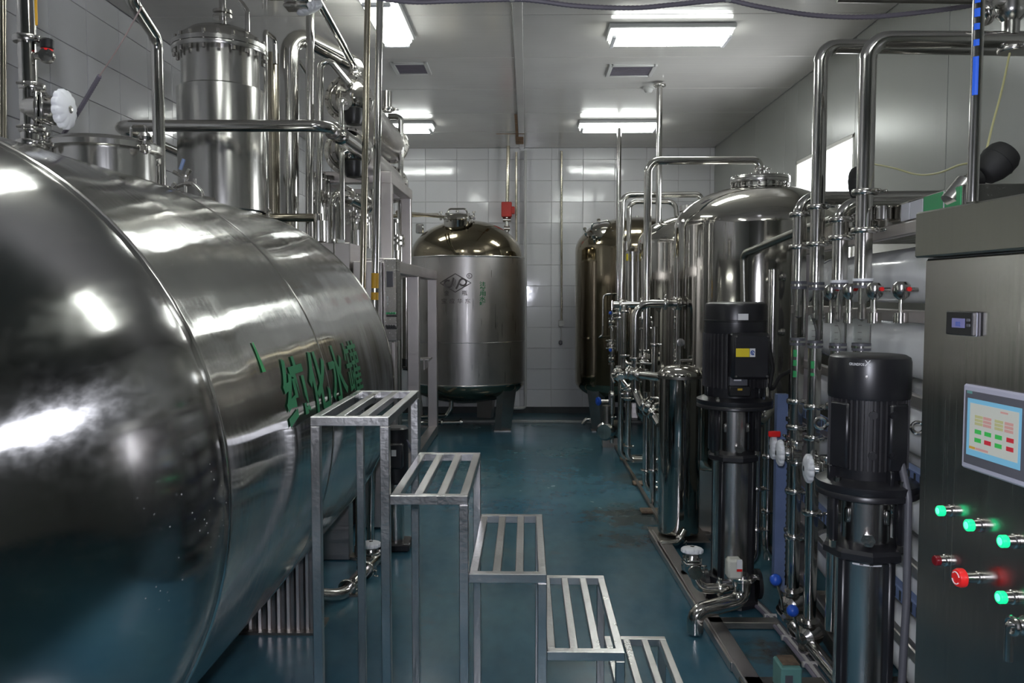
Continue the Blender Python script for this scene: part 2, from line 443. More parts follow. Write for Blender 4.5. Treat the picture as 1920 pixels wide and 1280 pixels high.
TH, TW, Z0T = 0.2855, 0.43, 3.49      # tile height and width; a joint runs at Z0T
def zrows():
    z = Z0T; out = [(Z0T, H)]
    while z > 0.03:
        out.append((max(0.0, z - TH), z)); z -= TH
    return out
wb = struct('wall_back', MB().box(((XL + XR) / 2, Y1 + .06, H / 2), (XR - XL + .4, .1, H + .2)), 'grout')
tm = {}
def tile(parent, kind, w, h, loc):
    k = (kind, round(w, 3), round(h, 3))
    if k not in tm:
        d = (w - .004, .012, h - .004) if kind == 'b' else (.012, w - .004, h - .004)
        tm[k] = MB().box((0, 0, 0), d, .002).mesh('tile', None, False)
    o = obj('tile', tm[k], 'wall_tile', parent); o.location = loc
    o.rotation_euler = [R_(random.gauss(0, .28)) for _ in range(3)]
xs = [XL + .18 + TW * i for i in range(-1, 14)]
for za, zb in zrows():
    for a, b in zip(xs[:-1], xs[1:]):
        a = max(a, XL); b = min(b, XR)
        if b - a > .03: tile(wb, 'b', b - a, zb - za, ((a + b) / 2, Y1 + .006, (za + zb) / 2))
wl = struct('wall_left', MB().box((XL - .06, (Y0 + Y1) / 2, H / 2), (.1, Y1 - Y0 + .4, H + .2)), 'grout')
ysl = [0.25 + TW * i for i in range(0, 26)] + [Y1]
low = MB()
for za, zb in zrows():
    for a, b in zip(ysl[:-1], ysl[1:]):
        if b - a < .03: continue
        if zb > 1.9: tile(wl, 'l', b - a, zb - za, (XL - .006, (a + b) / 2, (za + zb) / 2))
        else: low.box((XL - .006, (a + b) / 2, (za + zb) / 2), (.012, b - a - .004, zb - za - .004))
low.box((XL - .006, (Y0 + .25) / 2, H / 2), (.012, .25 - Y0 - .004, H))
lt = obj('wall_tiles', low.mesh('wall_tiles', None, False), 'wall_tile', wl); lt['kind'] = 'stuff'
struct('wall_front', MB().box(((XL + XR) / 2, Y0 - .05, H / 2), (XR - XL + .4, .1, H + .2)), 'wall_panel')
# right wall with its window opening
WY0, WY1, WZ0, WZ1 = 6.55, 7.95, 1.75, 2.91
wr = MB()
for (ya, yb, za, zb) in ((Y0 - .1, WY0, -.1, H + .1), (WY1, Y1 + .1, -.1, H + .1), (WY0, WY1, -.1, WZ0), (WY0, WY1, WZ1, H + .1)):
    wr.box((XR + .075, (ya + yb) / 2, (za + zb) / 2), (.11, yb - ya, zb - za))
wr = struct('wall_right', wr, 'grout')
ysr = [-2.6, -1.2, -.14, .92, 1.98, 3.04, 4.07, 5.13, 6.19, 7.25, 8.31, 9.37, 10.43, Y1]
for a, b in zip(ysr[:-1], ysr[1:]):
    segs = []
    if b <= WY0 or a >= WY1: segs = [(a, b, 0, H)]
    else:
        if a < WY0: segs.append((a, WY0, 0, H))
        if b > WY1: segs.append((WY1, b, 0, H))
        m0, m1 = max(a, WY0), min(b, WY1); segs += [(m0, m1, 0, WZ0), (m0, m1, WZ1, H)]
    for (p, q, z0, z1) in segs:
        o = obj('wall_panel', MB().box((0, 0, 0), (.02, q - p - .004, z1 - z0), .002).mesh('wall_panel', None, False), 'wall_panel', wr)
        o.location = (XR + .010, (p + q) / 2, (z0 + z1) / 2)
w1 = thing('window_1', None, None, (XR, WY0, WZ0)); w1['kind'] = 'structure'
fr = MB(); t = .035
for (ya, yb, za, zb) in ((WY0, WY1, WZ1 - t, WZ1), (WY0, WY1, WZ0, WZ0 + t), (WY0, WY0 + t, WZ0, WZ1), (WY1 - t, WY1, WZ0, WZ1), (7.22, 7.26, WZ0, WZ1)):
    fr.box((XR + .06, (ya + yb) / 2, (za + zb) / 2), (.13, yb - ya, zb - za), .004)
part('window_frame', fr, 'window_trim', w1)
for ya, yb in ((WY0 + t, 7.22), (7.26, WY1 - t)):
    part('pane', MB().box((XR + .09, (ya + yb) / 2, (WZ0 + WZ1) / 2), (.006, yb - ya, WZ1 - WZ0 - 2 * t)), 'window_glass', w1, smooth=False)
pl = bpy.data.lights.new('window_portal', 'AREA'); pl.shape = 'RECTANGLE'; pl.size = WZ1 - WZ0; pl.size_y = WY1 - WY0; pl.cycles.is_portal = True
po = bpy.data.objects.new('window_portal', pl); C.objects.link(po); po.location = (XR + .15, (WY0 + WY1) / 2, (WZ0 + WZ1) / 2); po.rotation_euler = (0, R_(90), 0)
# the raised plinth along the back wall and the dark skirting
struct('trim_1', MB().box(((XL + XR) / 2, 11.0, .012), (XR - XL, .72, .024)), 'epoxy_floor')
struct('trim_2', MB().box(((XL + XR) / 2, 10.65, .014), (XR - XL, .035, .034), .006), 'kerb_white')
struct('baseboard_back', MB().box(((XL + XR) / 2, Y1 - .014, .065), (XR - XL, .028, .09), .004), 'dark_trim')
# ------------------------------------------------------------------ ceiling lamps, vents, detector
def lamp(label, cx, cy, lx, ly, group='fluorescent ceiling lamps'):
    """box fixture with a white tray, two tubes and end caps, fixed under the ceiling"""
    t = thing('ceiling_lamp', label, 'ceiling lamp', (cx, cy, H - .1), group)
    along_x = lx > ly
    part('housing', MB().box((cx, cy, H - .018), (lx + .02, ly + .02, .036), .006), 'lamp_body', t)
    part('diffuser', MB().box((cx, cy, H - .056), (lx - .02, ly - .02, .04), .014), 'lamp_glow', t)
    w = (ly if along_x else lx) * .25; L = (lx if along_x else ly) / 2 - .05
    for s in (-1, 1):
        if along_x: a, b = (cx - L, cy + s * w, H - .088), (cx + L, cy + s * w, H - .088)
        else: a, b = (cx + s * w, cy - L, H - .088), (cx + s * w, cy + L, H - .088)
        part('tube', MB().cyl(a, b, .014, seg=10), 'lamp_tube', t)
    for s in (-1, 1):
        c = (cx + s * (L + .02), cy, H - .088) if along_x else (cx, cy + s * (L + .02), H - .088)
        d = (.03, ly - .05, .03) if along_x else (lx - .05, .03, .03)
        part('end_cap', MB().box(c, d, .006), 'white_plastic', t)
lamp('ceiling lamp running lengthwise above the small bolted column', -0.99, 5.98, .24, .95)
lamp('nearest crosswise ceiling lamp, upper right above the big steel vessel', 1.075, 6.36, .91, .30)
lamp('ceiling lamp over the back corner left of the logo tank', -1.55, 9.72, .93, .30)
lamp('far crosswise ceiling lamp behind the two ceiling pipes', 1.06, 9.72, .90, .30)
lamp('ceiling lamp above the control cabinet, out of view', 1.075, 1.30, .91, .30)
lamp('ceiling lamp above the horizontal tank, mirrored in its shell', -1.02, 2.35, .24, .95)

def vent(label, px0, py0, px1, py1):
    Ya, Yb = CAM.z, CAM.z
    a = PZ(px0, py0, H); b = PZ(px1, py1, H)
    cx, cy, lx, ly = (a.x + b.x) / 2, (a.y + b.y) / 2, abs(b.x - a.x), abs(b.y - a.y)
    t = thing('ceiling_vent', label, 'air vent', (cx, cy, H - .02), 'square ceiling air vents')
    m = MB(); f = .035
    for (dx, dy, w, l) in ((0, ly / 2, lx, f), (0, -ly / 2, lx, f), (lx / 2, 0, f, ly + f), (-lx / 2, 0, f, ly + f)):
        m.box((cx + dx, cy + dy, H - .008), (w, l, .02), .004)
    part('frame', m, 'vent_frame', t)
    part('mesh_panel', MB().box((cx, cy, H - .002), (lx, ly, .008)), 'vent_mesh', t)
    n = 11
    for i in range(n):
        y = cy - ly / 2 + ly * (i + .5) / n
        part('slat', MB().box((cx, y, H - .008), (lx, .008, .006)), 'conduit_grey', t, smooth=False)
vent('square ceiling vent beside the lengthwise lamp on the left', 735, 117, 806, 136)
vent('square ceiling vent below the nearest crosswise lamp', 1146, 121, 1218, 140)
p = PZ(1216, 163, H)
t = thing('smoke_detector', 'small white round smoke detector on the ceiling beside the pipe flange', 'smoke detector', (p.x, p.y, H - .05))
part('base', MB().lathe([(0.058, 0), (.06, -.008), (.06, -.02), (0, -.02)], AX((p.x, p.y, H), (0, 0, 1))), 'socket_white', t)
part('sensor_head', MB().lathe([(0.042, -.02), (.04, -.04), (.028, -.055), (0, -.06)], AX((p.x, p.y, H), (0, 0, 1))), 'socket_white', t)

# ------------------------------------------------------------------ grey corrugated conduit under the ceiling
def corrugated(pts, r, pitch=.012):
    """smooth curve through pts, ribbed along its length"""
    path = spline(pts, 24)
    out = []; rr = []; acc = 0
    L = sum((path[i + 1] - path[i]).length for i in range(len(path) - 1))
    n = int(L / pitch)
    cum = [0]
    for i in range(len(path) - 1): cum.append(cum[-1] + (path[i + 1] - path[i]).length)
    j = 0
    for k in range(n + 1):
        s = L * k / n
        while j < len(path) - 2 and cum[j + 1] < s: j += 1
        f = (s - cum[j]) / max(1e-9, cum[j + 1] - cum[j])
        out.append(path[j].lerp(path[j + 1], f)); rr.append(r if k % 2 else r * .82)
    return MB().sweep(out, rr, 8)
def spline(pts, n=12):
    pts = [Vector(p) for p in pts]; out = []
    q = [pts[0] * 2 - pts[1]] + pts + [pts[-1] * 2 - pts[-2]]
    for i in range(1, len(q) - 2):
        for k in range(n):
            t = k / n; a, b, c, d = q[i - 1], q[i], q[i + 1], q[i + 2]
            out.append(.5 * ((2 * b) + (c - a) * t + (2 * a - 5 * b + 4 * c - d) * t * t + (3 * b - a - 3 * c + d) * t ** 3))
    out.append(pts[-1]); return out
YH = 4.6
pts = [P(x, y, YH) for x, y in ((640, -14), (760, 3), (850, 2), (960, -1), (1010, 2), (1080, 11), (1180, 15), (1260, 9), (1330, 2), (1365, 0), (1420, 12), (1520, 28), (1620, 32), (1720, 24), (1815, 11), (1832, 4))]
t = thing('corrugated_conduit', 'thin grey corrugated conduit sagging across the whole ceiling', 'conduit', pts[8])
part('hose', corrugated(pts, .0145), 'conduit_grey', t)
for i in (3, 9):
    q = pts[i]; part('clip', MB().box((q.x, q.y, q.z + .012), (.035, .03, .05), .006), 'vent_frame', t)
    part('hanger_rod', MB().cyl((q.x, q.y, q.z + .03), (q.x, q.y, H), .004, seg=8), 'pipe_steel', t)

# ------------------------------------------------------------------ big horizontal tank on the left
TX, TZ, TR, TY0, TY1 = -1.663, 1.159, 0.95, 1.93, 4.42
tank = thing('horizontal_tank', 'huge polished horizontal steel tank with green Chinese lettering on its side', 'tank', (TX, (TY0 + TY1) / 2, 0))
AXT = AX((TX, TY0, TZ), (0, 1, 0), (1, 0, 0))
def head_profile(R, b, n=18, out=-1, z0=0):
    return [(R * math.cos(math.pi / 2 * i / n), z0 + out * b * math.sin(math.pi / 2 * i / n)) for i in range(n + 1)]
L = TY1 - TY0
shell = [(TR, 0.03), (TR, L)]
rows = [(TR, 0.03 + (L - .03) * i / 10) for i in range(11)]
part('shell', MB().lathe(rows, AXT, 96, cap=False), 'mirror_steel', tank)
hp = [(TR, .028), (TR - .006, .008), (TR - .005, 0)] + head_profile(TR - .005, .50, 26)[1:]
part('end_head', MB().lathe(hp, AXT, 96, cap=False), 'head_steel', tank, 'polished dished end cap')
part('end_head', MB().lathe(head_profile(TR, .26, 14, 1, L), AXT, 64, cap=False), 'mirror_steel', tank)
def ring(y, r=.006, w=.012):
    return MB().lathe([(TR - .002, y - w), (TR + r * .6, y - w * .5), (TR + r, y), (TR + r * .6, y + w * .5), (TR - .002, y + w)], AXT, 96, cap=False)
for y in (.03, 3.02 - TY0, L):
    part('weld_seam', ring(y, .003, .008), 'pipe_steel', tank)
# saddles: stiff plate legs with a folded corrugated skin
def saddle(y, w, yd, mat):
    pts = []
    n = 16
    x0, x1 = -w, w
    for i in range(n + 1):
        x = x0 + (x1 - x0) * i / n
        pts.append((x, -math.sqrt(TR * TR - x * x) + .012))
    poly = [(x0, -TZ)] + [] + pts[:] + [(x1, -TZ)]
    m = MB().prism(poly, yd, AX((TX, y, TZ), (0, -1, 0), (1, 0, 0)))
    return m
for (y, w) in ((4.06, .63), (2.35, .63)):
    s_ = part('saddle', saddle(y, w, .10, 'rusty'), 'matte_steel', tank, smooth=False)
    n = 26
    for i in range(n):
        x = -w + .02 + (2 * w - .04) * (i + .5) / n
        zt = -math.sqrt(TR * TR - x * x) + TZ
        part('stiffener_fold', MB().cyl((TX + x, y - .10, .012), (TX + x, y - .10, zt), .017, seg=8), 'fold_steel', s_)
    part('foot_plate', MB().box((TX, y - .05, .006), (2 * w + .06, .2, .012)), 'rusty_steel', s_)
# painted lettering wrapped round the shell
_font = {}
def text_faces(txt, size, offset=0.0, maxlen=.03, align='LEFT'):
    cu = bpy.data.curves.new('t', 'FONT'); cu.body = txt; cu.size = size; cu.offset = offset; cu.align_x = align; cu.resolution_u = 3
    ob = bpy.data.objects.new('t', cu); C.objects.link(ob)
    dg = bpy.context.evaluated_depsgraph_get(); dg.update()
    me = bpy.data.meshes.new_from_object(ob.evaluated_get(dg))
    bpy.data.objects.remove(ob); bpy.data.curves.remove(cu)
    bm = bmesh.new(); bm.from_mesh(me); bpy.data.meshes.remove(me)
    bmesh.ops.triangulate(bm, faces=bm.faces)
    for _ in range(6):
        e = [e for e in bm.edges if e.calc_length() > maxlen]
        if not e: break
        bmesh.ops.subdivide_edges(bm, edges=e, cuts=1); bmesh.ops.triangulate(bm, faces=bm.faces)
    bm.verts.ensure_lookup_table()
    v = [tuple(a.co) for a in bm.verts]; f = [tuple(x.index for x in fa.verts) for fa in bm.faces]
    bm.free(); return v, f
def norm_text(txt, w, h, offset=0.0, maxlen=.03):
    v, f = text_faces(txt, 1.0, offset, 9)
    if not v: return [], []
    v, f = text_faces(txt, 1.0, offset, maxlen / max(w, h) * (1.0))
    xa = min(a[0] for a in v); xb = max(a[0] for a in v); ya = min(a[1] for a in v); yb = max(a[1] for a in v)
    return [((a[0] - xa) / (xb - xa) * w, (a[1] - ya) / (yb - ya) * h) for a in v], f
lett = MB()
def wrap(v2, f, y0, z0, dr=.003):
    out = []
    a0 = math.asin((z0 - TZ) / TR)
    for (u, w) in v2:
        a = a0 + w / TR
        out.append((TX + (TR + dr) * math.cos(a), y0 + u, TZ + (TR + dr) * math.sin(a)))
    return out, f
for i, ch in enumerate('纯化水罐'):
    v2, f = norm_text(ch, .255, .225, .006 if ch == '罐' else .022, .03)
    part('letter', MB().add(*wrap(v2, f, 2.47 + i * .29, 1.235)), 'green_paint', tank, smooth=False)
part('paint_tick', MB().add(*wrap([(0, 0), (.03, 0), (.012, .09), (0, .09)], [(0, 1, 2, 3)], 2.33, 1.43)), 'bright_green_paint', tank, smooth=False)

# ------------------------------------------------------------------ manway and fittings on top of the big tank
TOP = TZ + TR
my = 3.27
mw = thing('manway', 'round bolted manway with hinged lid on top of the horizontal tank', 'manway', (TX, my, TOP - .05))
part('neck', MB().lathe([(.185, -.06), (.185, .10), (.20, .105)], AX((TX, my, TOP), (0, 0, 1)), 40), 'jacket_steel', mw)
lid = part('lid', MB().lathe([(.205, .10), (.212, .105), (.212, .125), (.205, .132), (.19, .142), (.1, .158), (0, .163)], AX((TX, my, TOP), (0, 0, 1)), 40), 'jacket_steel', mw)
part('lid_handle', MB().tube([(TX + .12, my - .03, TOP + .13), (TX + .12, my - .03, TOP + .20), (TX + .18, my - .03, TOP + .20), (TX + .18, my - .03, TOP + .12)], .006, .015, 8), 'pipe_steel', lid)
for k, a in enumerate((-25, 60, 150, -130, 200)):
    a = R_(a); q = Vector((TX + .225 * math.cos(a), my + .225 * math.sin(a), TOP + .10))
    m = MB().box((q.x, q.y, q.z), (.035, .035, .03), .005).cyl(q + Vector((0, 0, -.02)), q + Vector((0, 0, .05)), .008, seg=8)
    b = part('swing_bolt', m, 'fitting_steel', mw)
    part('knob', MB().lathe([(0, .03)] + [(0.022, .034), (.026, .045), (.02, .058), (0, .062)], AX(q, (0, 0, 1)), 10), 'fitting_steel', b)

# ---- clamps and valves shared by all the pipework
def clamp_mb(c, d, r, wing=None):
    """tri-clamp: two-part ring with a wing nut"""
    m = MB().lathe([(r * 1.02, -.011), (r * 1.45, -.011), (r * 1.55, -.006), (r * 1.55, .006), (r * 1.45, .011), (r * 1.02, .011)], AX(c, d), 18)
    M = AX(c, d, wing)
    m.box((r * 1.75, 0, 0), (r * .55, .012, .016), .003, M)
    m.cyl(M @ Vector((r * 1.85, -.022, 0)), M @ Vector((r * 1.85, .03, 0)), .0045, seg=8)
    m.box((r * 1.85, .032, 0), (.03, .010, .012), .004, M)
    return m
def pipe(label, pts, r, bend=None, mat='pipe_steel', clamps=(), flanges=(), cat='pipe', group=None, seg=14, name='steel_pipe', wing=(1, 0, 0)):
    pts = [Vector(p) for p in pts]
    low_ = min(pts, key=lambda p: p.z)
    t = thing(name, label, cat, low_, group)
    part('tube', MB().tube(pts, r, bend if bend is not None else r * 2.6, seg), mat, t)
    for c in clamps:
        # (segment index, fraction)
        a, b = pts[c[0]], pts[c[0] + 1]; q = a.lerp(b, c[1])
        w = wing if abs((b - a).normalized().dot(Vector(wing))) < .9 else (0, 0, 1)
        part('clamp', clamp_mb(q, b - a, r, w), 'fitting_steel', t)
    for c in flanges:
        a, b = pts[c[0]], pts[c[0] + 1]; q = a.lerp(b, c[1])
        part('flange', MB().lathe([(r, -.012), (r * 2.0, -.012), (r * 2.1, -.008), (r * 2.1, .008), (r * 2.0, .012), (r, .012)], AX(q, b - a), 20), 'fitting_steel', t)
    return t
def wheel_mb(R, th, n=12):
    """white scalloped dome handwheel, axis local Z, opening downwards"""
    m = MB(); N = n * 6; prof = [(.55, 0.0), (.93, 0.0), (1.0, .12), (1.0, .55), (.93, .72), (.75, .88), (.45, .98), (.22, 1.0)]
    rows = []; vs = []; fs = []
    for (rr, z) in prof:
        row = []
        for i in range(N):
            a = math.tau * i / N
            sc_ = 1 - (.10 if rr > .7 else .03 * rr) * (max(0, math.cos(n * a)) ** 1.5)
            row.append(len(vs)); vs.append((R * rr * sc_ * math.cos(a), R * rr * sc_ * math.sin(a), th * z))
        rows.append(row)
    for A, B in zip(rows[:-1], rows[1:]):
        for i in range(N): j = (i + 1) % N; fs.append((A[i], A[j], B[j], B[i]))
    fs.append(tuple(rows[-1])); fs.append(tuple(rows[0][::-1]))
    return m.add(vs, fs)
def diaphragm_valve(label, c, pipe_dir, stem_dir, r=.026, R=.06, cat='valve', group='white-wheel diaphragm valves', wheel='white_plastic'):
    """valve on a pipe: body with clamp ends, bolted bonnet, white scalloped handwheel"""
    c = Vector(c); d = Vector(pipe_dir).normalized(); s = Vector(stem_dir).normalized()
    M = AX(c, s, d)
    t = thing('diaphragm_valve', label, cat, c, group, M=M)
    m = MB().cyl((-r * 2.6, 0, 0), (r * 2.6, 0, 0), r, seg=14)
    m.lathe([(r * .9, -r * 1.1), (r * 1.35, -r * .6), (r * 1.5, 0), (r * 1.7, r * .8), (r * 1.9, r * 1.2)], None, 18)
    part('valve_body', m, 'fitting_steel', t, local=True)
    m = MB().box((0, 0, r * 1.35), (r * 3.6, r * 3.6, r * .5), .004).box((0, 0, r * 1.95), (r * 3.4, r * 3.4, r * .5), .004)
    m.lathe([(r * 1.6, r * 2.1), (r * 1.35, r * 3.0), (r * .8, r * 3.4), (r * .6, r * 3.9)], None, 16)
    bo = part('bonnet', m, 'fitting_steel', t, local=True)
    for a in (-1, 1):
        for b in (-1, 1):
            part('bolt', MB().cyl((a * r * 1.45, b * r * 1.45, r * .9), (a * r * 1.45, b * r * 1.45, r * 2.6), r * .26, seg=6), 'pipe_steel', bo, local=True)
    hw = part('handwheel', wheel_mb(R, R * .5).__class__().add(*shift(wheel_mb(R, R * .5), (0, 0, r * 3.5))), wheel, t, local=True)
    part('hub_cap', MB().lathe([(R * .2, r * 3.5 + R * .48), (R * .2, r * 3.5 + R * .53), (0, r * 3.5 + R * .55)], None, 12), 'pipe_steel', hw, local=True)
    for sgn in (-1, 1):
        part('clamp', clamp_mb((sgn * r * 2.6, 0, 0), (1, 0, 0), r, (0, 1, 0)), 'fitting_steel', t, local=True)
    return t
def shift(mb, d):
    return [(v[0] + d[0], v[1] + d[1], v[2] + d[2]) for v in mb.v], mb.f
def ball_valve(label, c, pipe_dir, stem_dir, r=.02, grip='blue_plastic', cat='valve', group='lever ball valves'):
    M = AX(Vector(c), stem_dir, pipe_dir)
    t = thing('ball_valve', label, cat, c, group, M=M)
    m = MB().cyl((-r * 2.4, 0, 0), (r * 2.4, 0, 0), r * .95, seg=14).lathe([(r * .8, -r * 1.5), (r * 1.5, -r), (r * 1.65, 0), (r * 1.5, r), (r * .8, r * 1.6)], None, 12)
    m.lathe([(r * 1.5, -.008), (r * 1.5, .008)], AX((-r * 1.9, 0, 0), (1, 0, 0)), 14).lathe([(r * 1.5, -.008), (r * 1.5, .008)], AX((r * 1.9, 0, 0), (1, 0, 0)), 14)
    part('valve_body', m, 'fitting_steel', t, local=True)
    lv = part('lever', MB().cyl((0, 0, r * 1.5), (0, 0, r * 2.2), r * .35, seg=8).tube([(0, 0, r * 2.1), (r * 1.5, 0, r * 2.3), (r * 4.2, 0, r * 3.2)], r * .18, .02, 8), 'pipe_steel', t, local=True)
    part('grip_ball', MB().lathe([(0, -r * .8)] + [(r * .8 * math.cos(R_(a)), r * .8 * math.sin(R_(a))) for a in range(-60, 61, 30)] + [(0, r * .8)], Matrix.Translation((r * 4.5, 0, r * 3.3)), 14), grip, lv, local=True)
    return t

# pipe rising from the near end of the tank
q = P(57, 275, 2.77); px_ = q.x; py_ = 2.77
riser = pipe('vertical clamped steel pipe at the far left, rising from the tank with a white-wheel valve', [(px_, py_, TOP - .04), (px_, py_, H - .02)], .0285, clamps=((0, .055), (0, .275), (0, .50)), seg=20, wing=(1, -.3, 0))
part('tape_band', MB().box((P(67, 18, 2.74).x, 2.742, P(67, 18, 2.74).z), (.007, .004, .10)), 'yellow_tape', riser)
v0 = P(62, 203, 2.77)
diaphragm_valve('white scalloped handwheel valve on the pipe at the far left', (px_ + .01, py_, v0.z), (0, 0, 1), (1, .02, -.03), .027, .066)
g = P(88, 105, 2.77)
t = thing('sampling_valve', 'small steel sampling valve with a black knob on the far left pipe', 'valve', (px_, py_, g.z))
part('body', MB().cyl((px_, py_, g.z), (g.x, py_, g.z), .012, seg=12).lathe([(.0, -.02), (.022, -.018), (.026, 0), (.022, .018), (0, .02)], AX((g.x, py_, g.z), (.3, -1, 0)), 16), 'fitting_steel', t)
part('knob', MB().lathe([(.016, .022), (.021, .026), (.021, .052), (.017, .056), (0, .056)], AX((g.x, py_, g.z), (.05, 0, 1)), 14), 'black_plastic', t)
part('knob_ring', MB().lathe([(.019, .016), (.019, .022), (.008, .022)], AX((g.x, py_, g.z), (.05, 0, 1)), 14), 'red_plastic', t)
pipe('thin vertical pipe at the extreme left edge', [P(6, 330, 3.2), P(4, -20, 3.2)], .013, mat='old_pipe_steel')
# pipe behind the manway
q = P(300, 340, 3.75)
pipe('steel pipe behind the manway that rises and bends forward under the ceiling', [(q.x, 3.75, TOP - .05), (q.x, 3.75, P(300, 72, 3.75).z), P(248, 2, 3.45), P(236, -40, 3.4)], .027, bend=.07, clamps=((0, .10),))
# little sampling manifold on the tank's top behind the manway
c = P(345, 350, 3.95)
t = thing('sampling_manifold', 'cluster of small drain cocks on top of the tank behind the manway', 'valve', (c.x, c.y, TOP - .1))
part('header', MB().tube([P(322, 352, 3.95), P(345, 345, 3.95), P(362, 344, 3.95), P(378, 360, 3.95), P(380, 378, 3.95)], .011, .03, 10), 'fitting_steel', t)
part('stub', MB().cyl(P(347, 375, 3.95), P(347, 330, 3.95), .009, seg=10).cyl(P(365, 350, 3.95), P(365, 335, 3.95), .008, seg=10), 'fitting_steel', t)
for a, b in (((325, 350), (330, 345)), ((375, 372), (402, 376))):
    part('union_nut', MB().cyl(P(*a, 3.95), P(*b, 3.95), .016, seg=6), 'fitting_steel', t)
part('lever', MB().cyl(P(325, 322, 3.95), P(352, 335, 3.95), .010, seg=8), 'fitting_steel', t)
part('lever_grip', MB().cyl(P(338, 318, 3.95), P(345, 298, 3.95), .009, seg=8), 'blue_paint', t)
part('bleed_cock', MB().cyl(P(345, 338, 3.95), P(354, 317, 3.95), .008, seg=8).cyl(P(349, 328, 3.95), P(356, 318, 3.95), .012, seg=6), 'fitting_steel', t)
# cord hanging from the pipe above, its lower half sleeved
a, b, c_ = P(266, 12, 3.3), P(187, 142, 3.6), P(108, 268, 3.9)
t = thing('hanging_cord', 'pink cord with grey sleeve slung diagonally before the left wall', 'cord', c_)
part('string', MB().sweep(spline([a, a.lerp(b, .5) + Vector((0, 0, -.01)), b], 6), .0035, 6), 'string_pink', t)
part('sleeve', corrugated([b, b.lerp(c_, .5) + Vector((0, 0, -.008)), c_], .011, .008), 'conduit_grey', t)

# ------------------------------------------------------------------ welded steel steps
SY0, SY1 = 2.60, 3.33; SW = .2516; SH = .2528; SX = -.688; tb = .030
st = thing('steel_steps', 'five-tread welded steel tube step stand in the middle foreground', 'steps', (SX + 2.5 * SW, (SY0 + SY1) / 2, 0))
for i in range(5):
    z = SH * (5 - i); x0 = SX + i * SW; x1 = x0 + SW
    for y in (SY0 + tb / 2, SY1 - tb / 2):
        part('cross_rail', MB().box(((x0 + x1) / 2, y, z - tb / 2), (SW - (0 if i == 0 else .002), tb, tb), .002), 'stair_steel', st, smooth=False)
    for k in range(4):
        x = x0 + tb / 2 + (SW - tb) * k / 3
        part('tread_bar', MB().box((x, (SY0 + SY1) / 2, z - (tb * .42 if k in (1, 2) else tb / 2)), (tb * .92, SY1 - SY0 - 2 * tb, tb * (.8 if k in (1, 2) else .98)), .002), 'stair_steel', st, smooth=False)
for i in range(6):
    z = SH * (5 - max(0, i - 1)) - tb; x = SX + (tb / 2 if i == 0 else i * SW - tb / 2)
    for y in (SY0 + tb / 2, SY1 - tb / 2):
        part('leg', MB().box((x, y, z / 2), (tb, tb, z - .002), .002), 'stair_steel', st, smooth=False)
# ------------------------------------------------------------------ standing vessels
def bolts_ring(parent, c, axis, R, n, r=.010, h=.05, mat='fitting_steel', name='bolt'):
    M = AX(c, axis)
    for i in range(n):
        a = math.tau * i / n
        m = MB().cyl((R * math.cos(a), R * math.sin(a), -h / 2), (R * math.cos(a), R * math.sin(a), h / 2), r * .6, seg=8)
        m.cyl((R * math.cos(a), R * math.sin(a), h * .28), (R * math.cos(a), R * math.sin(a), h * .5), r, seg=6)
        m.cyl((R * math.cos(a), R * math.sin(a), -h * .5), (R * math.cos(a), R * math.sin(a), -h * .28), r, seg=6)
        w = MB().add(m.v, m.f, M)
        part(name, w, mat, parent)
def vessel(name, label, x, y, R, zb, zs, dome, mat, dish=.3, legs=((.8, -.6), (-.8, -.6), (0, 1)), jacket=None, legw=.22, cat='tank', legmat='matte_steel', dome_mat=None, dome_R=None, seams=False):
    t = thing(name, label, cat, (x, y, 0))
    O = AX((x, y, 0), (0, 0, 1), (1, 0, 0))
    part('shell', MB().lathe([(R, zb + (zs - zb) * i / 6) for i in range(7)], O, 64, cap=False), mat, t)
    dR = dome_R or R
    prof = [(dR * math.cos(math.pi / 2 * (i / 16) ** 1.0), zs + dome * math.sin(math.pi / 2 * i / 16)) for i in range(17)]
    if dome_R: prof = [(R, zs), (dR + .002, zs + .012)] + [(a, b + .012) for a, b in prof]
    part('top_head', MB().lathe(prof, O, 64, cap=False), dome_mat or mat, t)
    prof = [(R * math.cos(math.pi / 2 * i / 12), zb - dish * math.sin(math.pi / 2 * i / 12)) for i in range(13)]
    part('bottom_head', MB().lathe(prof, O, 48, cap=False), dome_mat or mat, t)
    for zz in ((zb, zs) if seams else ()):
        part('weld_seam', MB().lathe([(R - .002, zz - .012), (R + .004, zz - .004), (R + .004, zz + .004), (R - .002, zz + .012)], O, 64, cap=False), 'jacket_steel', t)
    for (lx, ly) in legs:
        u = Vector((lx, ly, 0)).normalized(); v = Vector((-u.y, u.x, 0)); w0, w1 = legw / 2, legw * .36
        c0 = Vector((x, y, 0)) + u * (R * .86); c1 = Vector((x, y, 0)) + u * (R * .98)
        m = MB(); top = zb + .12
        # folded plate leg: flat outer face with two cheeks, tapering to the foot
        vs = []
        for (c, ww, z) in ((c0, w1, .008), (c1, w0, top)):
            for (s_, dd) in ((-1, -.10), (-1, 0), (1, 0), (1, -.10)):
                p = c + v * (s_ * ww) + u * dd; vs.append((p.x, p.y, z))
        m.add(vs, [(0, 1, 5, 4), (1, 2, 6, 5), (2, 3, 7, 6), (3, 0, 4, 7), (0, 3, 2, 1), (4, 5, 6, 7)])
        lg = part('leg', m, legmat, t, smooth=False)
        part('foot_plate', MB().box((c0.x - u.x * .05, c0.y - u.y * .05, .005), (.2, .2, .01)), legmat, lg, smooth=False)
    return t
